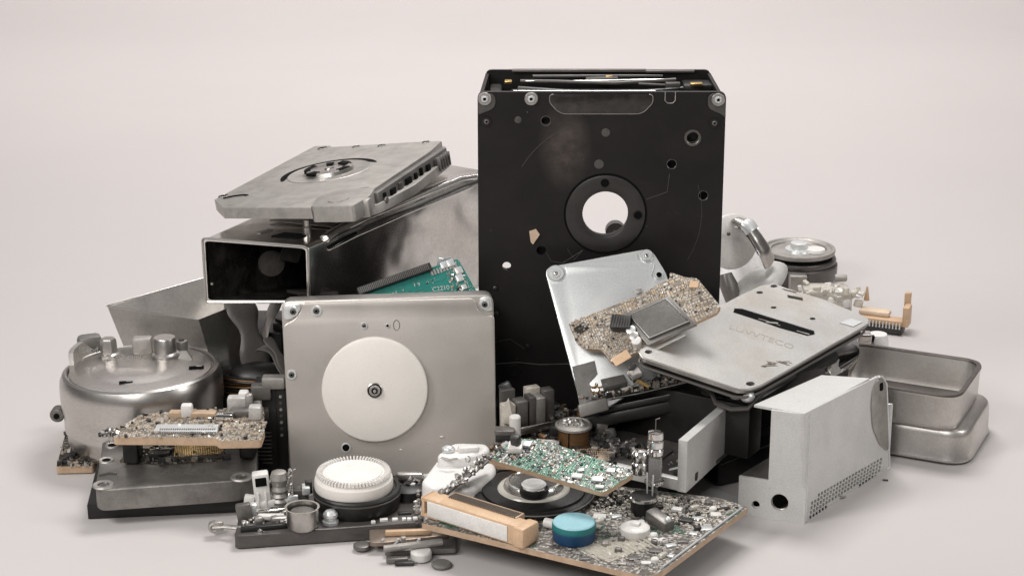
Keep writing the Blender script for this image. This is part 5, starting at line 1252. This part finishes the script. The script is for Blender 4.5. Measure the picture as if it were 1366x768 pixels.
# ================================================================== PERFORATED METAL BOX
def G(px, py): return W(px, py, Z=0)
A0 = G(1074, 697); B0 = G(985, 684); C0 = G(1183, 625)
hb = .465
hb = (W(1072, 552, Y=A0.y)).z
t = Thing('perforated_box', 'pale grey folded metal box with a perforated strip along its lower side', 'metal box', Matrix.Translation(A0))
fx = (B0-A0); rx_ = (C0-A0); rl = rx_.length; rxn = rx_.normalized(); fxl = fx.length; fxn = fx.normalized()
F = Matrix((fxn, Vector((0, 0, 1)), fxn.cross(Vector((0, 0, 1))))).transposed().to_4x4()
hl = t.I @ W(984, 633, Y=B0.y); hs_ = hl.z
w2 = 50/89*fxl
fo = [(0, 0), (fxl, 0), (fxl, hs_), (w2, hs_*.985), (w2, hb), (0, hb)]
def fpix(px, py):
    d = ray(px, py); n = F.to_3x3() @ Vector((0, 0, 1)); k = (A0-CAM).dot(n)/d.dot(n); p = CAM+d*k-A0; return (p.dot(fxn), p.z)
h1_, h2_ = fpix(1041, 668), fpix(1009, 671)
def ecirc(c, r, n=28): return [(c[0]+r*math.cos(2*math.pi*i/n), c[1]+r*math.sin(2*math.pi*i/n)) for i in range(n)]
flat = 1/ (abs(fxn.x)+.001)
def ellc(c, rpx, n=28): return [(c[0]+rpx/330*math.cos(2*math.pi*i/n)*flat*.93, c[1]+rpx/330*1.0*math.sin(2*math.pi*i/n)) for i in range(n)]
t.part('front_face', MB().plate(ccw(fo), -.012, 0, [ellc(h1_, 11.2), ellc(h2_, 5.2)], M=F), GREYP)
t.part('hole_ring', MB().tube([(x, y, .001) for x, y in ellc(h2_, 12.5)], .002, 6, closed=True, M=F) if False else MB().tube([F @ Vector((x, y, -.0)) for x, y in ellc(h2_, 12.5)], .0028, 6, closed=True), PALE)
for c_, rp in ((h1_, 11.2), (h2_, 5.2)): t.part('hole_rim', MB().tube([F @ Vector((x, y, 0)) for x, y in ellc(c_, rp)], .003, 6, closed=True), ALU)
# right-hand face with rows of slots
Gm = Matrix((rxn, Vector((0, 0, 1)), rxn.cross(Vector((0, 0, 1))))).transposed().to_4x4()
def gpix(px, py):
    d = ray(px, py); n = Gm.to_3x3() @ Vector((0, 0, 1)); k = (A0-CAM).dot(n)/d.dot(n); p = CAM+d*k-A0; return (p.dot(rxn), p.z)
go = ccw([gpix(*q_) for q_ in ((1074.5, 697), (1072, 552), (1172, 502), (1177, 503), (1182, 512), (1184, 560), (1186, 622), (1178, 632), (1140, 658), (1128, 661))])
slots = []
for row in range(5):
    for k in range(23):
        fx0 = k/23
        px = 1083+fx0*95; top_y = 662-fx0*54; bot_y = 693-fx0*62+ (fx0 > .9)*2
        if row == 0 and k < 2: continue
        yy = top_y+(bot_y-top_y)*(row+.12)/5.0; y2 = top_y+(bot_y-top_y)*(row+.86)/5.0
        if fx0 > .93 and row > 3: continue
        if row == 4 and .42 < fx0 < .66: continue
        sl_ = -row*.8
        pp = [gpix(px+sl_, yy), gpix(px+2.9+sl_, yy-1.2), gpix(px+2.9+sl_, y2-1.2), gpix(px+sl_, y2)]
        slots.append(ccw(pp))
slots.append(ccw([gpix(*q_) for q_ in ((1078, 676), (1082, 672), (1082, 678), (1078, 682))]))
t.part('side_face', MB().plate(rpoly(go, [0]*len(go)) if True else go, -.012, 0, slots, M=Gm), GREYP, ang=25)
ear = rpoly(ccw([gpix(*q_) for q_ in ((1169, 507), (1174, 504), (1179, 507), (1181, 520), (1184, 602), (1172, 592), (1163, 570), (1161, 540), (1163, 520))]), .03)
t.part('ear_plate', MB().plate(ear, .001, .006, bev=.002, M=Gm), ALUG)
eh = rpoly(ccw([gpix(*q_) for q_ in ((1171.5, 511), (1175.5, 509), (1176, 519), (1172, 521))]), .006); t.part('ear_hole', MB().plate(eh, .0065, .0085, M=Gm), VOID)
t.part('side_trim', MB().tube([Gm @ Vector((*gpix(px, py), .001)) for px, py in ((1172, 502), (1177, 503), (1182, 512), (1184, 560), (1186, 622), (1178, 632))], .005, 8), PALE)
tl = t.I @ W(1005, 540, Y=A0.y+.05)
inn_ = 0
e2 = rxn*rl*.96
tq = [t.I @ W(px, py, Z=hb+.002) for px, py in ((1071.8, 551.5), (1006, 539.5), (1096, 500), (1160, 504))]
t.part('top_face', MB().raw(tq+[v-Vector((0, 0, .010)) for v in tq], [(0,1,2,3),(7,6,5,4),(0,4,5,1),(1,5,6,2),(2,6,7,3),(3,7,4,0)]), GREYP, ang=20)
s0 = fxn*fxl+Vector((0, 0, hs_)); s1 = fxn*w2+Vector((0, 0, hs_*.985)); s2 = rxn*.30
t.part('step_face', MB().raw([s0, s1, s1+s2, s0+s2]+[v-Vector((0, 0, .012)) for v in (s0, s1, s1+s2, s0+s2)], [(0,1,2,3),(7,6,5,4),(0,4,5,1),(1,5,6,2),(2,6,7,3),(3,7,4,0)]), DGREY, ang=20)
k1 = fxn*w2
t.part('inner_wall', MB().raw([k1+rxn*.012, k1+rxn*rl*.9, k1+rxn*rl*.9+Vector((0, 0, hb-.01)), k1+rxn*.012+Vector((0, 0, hb-.01))], [(0, 1, 2, 3)]), BLACK2)
t.part('outer_wall', MB().raw([fxn*fxl, fxn*fxl+s2, s0+s2, s0], [(0, 1, 2, 3)]), GREYP)
t.part('floor_face', MB().raw([Vector((0,0,.006)), fxn*fxl+Vector((0,0,.006)), fxn*fxl+rxn*rl*.8+Vector((0,0,.006)), rxn*rl*.93+Vector((0,0,.006))], [(0, 1, 2, 3)]), DGREY)
t.part('back_tab', MB().box(rxn*(rl+.03)+Vector((-.01, .03, .14)), (.022, .012, .24), bev=.005), PALE)
t.part('corner_fold', MB().tube([Vector((0, 0, .0)), Vector((0, 0, hb))], .0045, 8), PALE)
fl = MB().tube([Gm @ Vector((*gpix(px, py), .002)) for px, py in ((1120, 662), (1128, 663), (1140, 657), (1147, 650))], .005, 8); t.part('lower_beading', fl, ALU)

# ================================================================== STEEL TRAYS on the right
def tray_mesh(w, d, h, r, th=.012, taper=.02, flip=False, lip=0):
    def loop(k, z, ww, dd, rr): return [(x, y, z) for x, y in rrect(0, 0, ww, dd, rr, 8)]
    L_ = []
    prof = [(.945, 0, -.05), (.975, .010, 0), (.992, .035, 0), (1.0, h-.022, 0), (1.010, h-.017, 0), (1.014, h-.008, 0), (1.004, h, 0), (.950, h, 0), (.938, h-.008, 0), (.925, .04, 0), (.90, .018, 0)]
    mb = MB(); vs = []; n = None
    for k, z, _ in prof:
        inset = (1-k)*.5*w
        lp = rrect(0, 0, w-2*inset, d-2*inset, max(.02, r-inset*.4), 8); n = len(lp); vs += [(x, y, (h-z) if flip else z) for x, y in lp]
    fs = []
    for j in range(len(prof)-1):
        for i in range(n): fs.append((j*n+i, j*n+(i+1) % n, (j+1)*n+(i+1) % n, (j+1)*n+i))
    fs.append(list(range(n))); fs.append([(len(prof)-1)*n+i for i in range(n)])
    mb.raw(vs, fs)
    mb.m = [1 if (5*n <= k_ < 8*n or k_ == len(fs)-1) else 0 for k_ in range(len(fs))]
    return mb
STEELD = surf('tray_inside_shade', (.14,.125,.115), .8, .42, .12, 4, .4)  # darker copy of the steel: shade inside the tray put into its colour
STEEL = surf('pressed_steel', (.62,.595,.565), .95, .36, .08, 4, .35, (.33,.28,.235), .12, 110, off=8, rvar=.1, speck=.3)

wT, dT = .58, .47; TA = -25; ZR = .305
cen = (W(1256, 520, Z=ZR)+W(1190, 469, Z=ZR))/2 - Vector((.06*math.cos(R(25)), -.06*math.sin(R(25)), 0))
TM = lambda z, ox=0, oy=0: Matrix.Translation((cen.x+ox, cen.y+oy, z)) @ Matrix.Rotation(R(TA), 4, 'Z')
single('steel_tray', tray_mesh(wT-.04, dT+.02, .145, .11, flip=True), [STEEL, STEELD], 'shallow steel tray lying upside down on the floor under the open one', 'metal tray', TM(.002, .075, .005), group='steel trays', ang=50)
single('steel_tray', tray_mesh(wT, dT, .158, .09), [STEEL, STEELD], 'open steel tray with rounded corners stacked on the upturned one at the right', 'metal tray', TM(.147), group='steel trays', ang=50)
# ================================================================== THINGS BEHIND ON THE RIGHT
# white curved housing with steel handle
Yb = 1.1
p = W(1005, 420, Z=0)
Yb = p.y+.1
b = lambda px, py, Y=Yb: W(px, py, Y=Y)
O = b(1000, 410); O.z = 0
t = Thing('jug_housing', 'rounded white plastic housing with a curved steel handle behind the black enclosure', 'housing', Matrix.Translation(O))
q = lambda px, py, dy=0: t.I @ W(px, py, Y=O.y+dy)
cz = q(1000, 372)
zb = q(1000, 405).z; zt = q(1000, 300).z
rB = 40/2640*9.6
t.part('body', MB().lathe([(rB*1.1, 0), (rB*1.12, q(0, 400).z), (rB*1.05, q(0, 385).z), (rB*.90, q(0, 365).z), (rB*.70, q(0, 345).z), (rB*.50, q(0, 322).z), (rB*.30, q(0, 308).z), (0, q(0, 303).z)], 64, 0, c=(q(1000, 372).x, .05, 0)), surf('bright_white_plastic', (.92,.91,.90), 0, .3, .02, 4, .05, None, 0, 60))
dd = q(975, 322, -.14)
t.part('side_disc', MB().lathe([(.135, 0), (.135, .02), (.125, .026), (.05, .028), (0, .028)], 48, 0, Matrix.Translation(dd) @ Matrix.Rotation(R(82), 4, 'X') @ Matrix.Rotation(R(20), 4, 'Y')), OFFW)
t.part('disc_screw', MB().ball(q(972, 312, -.20), .010), DGREY)
hd = [q(976, 296, -.12), q(984, 293, -.16), q(998, 300, -.2), q(1010, 318, -.22), q(1020, 335, -.22), q(1026, 350, -.2)]
hd2 = []
for i in range(len(hd)-1):
    for k in range(5): hd2.append(hd[i].lerp(hd[i+1], k/5))
hd2.append(hd[-1]); n = len(hd2)
t.part('handle', MB().tube(hd2, [.020+.030*min(1, i/n*1.3) for i in range(n)], 16, flat=(1, .45)), SHEET)
t.part('handle_band', MB().tube([hd2[9]+Vector((0, -.01, 0)), hd2[10]+Vector((0, -.01, 0)), hd2[12]+Vector((0, -.01, 0))], .046, 16, flat=(1, .7)), PALE)
t.part('handle_inner', MB().tube([q(978, 301, -.14), q(990, 306, -.2), q(1003, 322, -.24), q(1013, 340, -.26)], .007, 8), CHROME)
t.part('collar', MB().tube(bez(q(1034, 355, -.1), q(1030, 372, -.22), q(1005, 385, -.22), q(978, 400, -.2), 16), [.06+.03*math.sin(i/16*3.14) for i in range(17)], 16, flat=(1, .5)), surf('grey_plastic_collar', (.50,.49,.47), .1, .35))
t.part('dark_neck', MB().tube([q(968, 365, -.2), q(972, 380, -.22), q(978, 400, -.22)], [.03, .045, .04], 10), MGREY)
DARKM = surf('dark_turned_metal', (.13,.12,.115), .7, .38, .12, 8, .3)
# platter stack
p = W(1074, 372, Z=.10); O = Vector((p.x, p.y+.25, 0))
t = Thing('platter_motor', 'stack of grey drive platters on a round spindle motor behind on the right', 'motor', Matrix.Translation(O))
zz = lambda py: (t.I @ W(1074, py, Y=O.y)).z
rP = 51/2640*(O-CAM).length*1.0
zb_, z1, z2, z3 = zz(360), zz(350), zz(341), zz(331)
t.part('base_drum', MB().lathe([(rP*.8, 0), (rP*.82, zb_-.06), (rP*.96, zb_-.03), (rP*1.0, zb_), (rP*1.0, z1-.0), (rP*.97, z1+.008), (0, z1+.008)], 80), DARKM)
t.part('lower_platter', MB().lathe([(rP*.8, z1+.01), (rP*.955, z1+.012), (rP*.965, z2-.01), (rP*.94, z2), (0, z2)], 80), DARKM)
t.part('upper_platter', MB().lathe([(rP*.7, z3-.03), (rP*.92, z3-.018), (rP*.935, z3-.004), (rP*.925, z3+.003), (rP*.86, z3+.004), (rP*.82, z3-.004), (rP*.72, z3-.003), (rP*.70, z3-.012), (0, z3-.012)], 80), ALUG)
t.part('gap_ring', MB().lathe([(rP*.86, z2), (rP*.86, z3-.02)], 64), VOID)
t.part('hub', MB().lathe([(.075, z3-.012), (.07, z3+.0), (.045, z3+.002), (.044, z3+.03), (.03, z3+.034), (0, z3+.034)], 40), PALE)
t.part('hub_cap', MB().lathe([(.055, z3-.01), (.05, z3+.004), (0, z3+.008)], 32, c=(.08, -.02, 0)), OFFW)
p = W(1064, 376, Y=O.y-.28)
single('steel_cube', MB().box((0, 0, p.z/2+.02), (.085, .07, p.z+.04), bev=.004), SHEET, 'small upright rectangular steel block in front of the grey platters', 'metal block', Matrix.Translation((p.x, p.y, 0)))
# clear plastic scraps
pc = W(1105, 408, Z=.08)
t = Thing('clear_connector', 'pile of clear milky plastic connector pieces behind the tilted silver drive', 'plastic scraps', Matrix.Translation((pc.x, pc.y+.05, 0)))
rs = random.Random(15)
t.part('base_body', MB().box((.0, .03, .08), (.24, .16, .15), bev=.03), GLASSA)
for k in range(55):
    a = (rs.uniform(-.15, .15), rs.uniform(-.10, .08), rs.uniform(.09, .165))
    t.part('clear_piece', MB().box(a, (rs.uniform(.012, .045), rs.uniform(.012, .04), rs.uniform(.012, .04)), bev=.005, rot=(rs.uniform(-20, 20), rs.uniform(-20, 20), rs.uniform(0, 90))), rs.choice((GLASS, GLASSA, WHITE, GLASS, GLASSA, GLASSA)))
t.part('tan_speck', MB().lathe([(.015, 0), (.004, .07), (0, .07)], 8, c=(.19, -.02, .10)), ORANGE)
t.part('round_pin', MB().xcyl((.05, .10, .175), .018, .06, 'X', bev=.008), ALUG)
# tan edge connector lying on the floor
pE = W(1180, 446, Z=0)
t = Thing('pin_connector', 'tan plastic pin connector with an upright end lug on the floor behind', 'connector', Matrix.Translation((pE.x, pE.y+.05, 0)) @ Matrix.Rotation(R(-22), 4, 'Z'))
t.part('bed', MB().box((-.02, 0, .02), (.24, .09, .035), bev=.008), CHIP)
t.part('bar', MB().box((0, .01, .052), (.24, .07, .03), bev=.008), ORANGE)
t.part('top_pad', MB().box((-.05, .04, .078), (.15, .07, .028), bev=.013), surf('pale_tan', (.68,.54,.40), 0, .5))
t.part('end_lug', MB().box((.11, .01, .09), (.03, .08, .10), bev=.006).box((.10, .06, .13), (.03, .03, .12), bev=.006), ORANGE)
for k in range(14): t.part('pin', MB().box((-.12+.016*k, -.046, .048), (.005, .010, .028)), PALE)

# ================================================================== LIGHT
w = bpy.data.worlds.new('World'); sc.world = w; w.use_nodes = True
nt = w.node_tree; nt.nodes.clear(); ow = nt.nodes.new('ShaderNodeOutputWorld'); bg = nt.nodes.new('ShaderNodeBackground'); nt.links.new(bg.outputs[0], ow.inputs[0])
tc = nt.nodes.new('ShaderNodeTexCoord'); sx = nt.nodes.new('ShaderNodeSeparateXYZ'); nt.links.new(tc.outputs['Generated'], sx.inputs[0])
rc_ = ramp(nt, sx.outputs[2], [(.0, (.10,.095,.09)), (.10, (.13,.125,.12)), (.45, (.60,.59,.58)), (1.0, (.95,.935,.93))])
nt.links.new(rc_, bg.inputs[0]); bg.inputs[1].default_value = .36
def area(name, loc, tgt, size, power, colr=(1, .975, .955), sy=None):
    ld = bpy.data.lights.new(name, 'AREA'); ld.energy = power; ld.size = size; ld.color = colr
    if sy: ld.shape = 'RECTANGLE'; ld.size_y = sy
    lo = bpy.data.objects.new(name, ld); col.objects.link(lo); lo.location = loc
    lo.rotation_euler = (Vector(tgt)-Vector(loc)).to_track_quat('-Z', 'Y').to_euler()
area('softbox_left', (-4.5, -3.5, 5.0), (0, 0, .4), 1.9, 250, sy=1.9)
area('softbox_top', (.8, 1.8, 6.0), (0, .3, .4), 2.6, 290, sy=1.8)
area('softbox_right', (5.0, -2.0, 3.4), (0.3, 0, .5), 1.4, 70, sy=1.8)
area('softbox_front', (-2.2, -8.2, 5.6), (0, 0, .5), 3.0, 250, sy=1.6)
area('background_light', (0, 7.0, 7.0), (0, 12, 0.5), 13.0, 960, sy=3.0, colr=(1, .955, .95))
sc.view_settings.view_transform = 'Standard'; sc.view_settings.look = 'None'; sc.view_settings.exposure = 0; sc.view_settings.gamma = 1
sc.render.engine = 'CYCLES'; sc.cycles.max_bounces = 8; sc.cycles.sample_clamp_indirect = 6
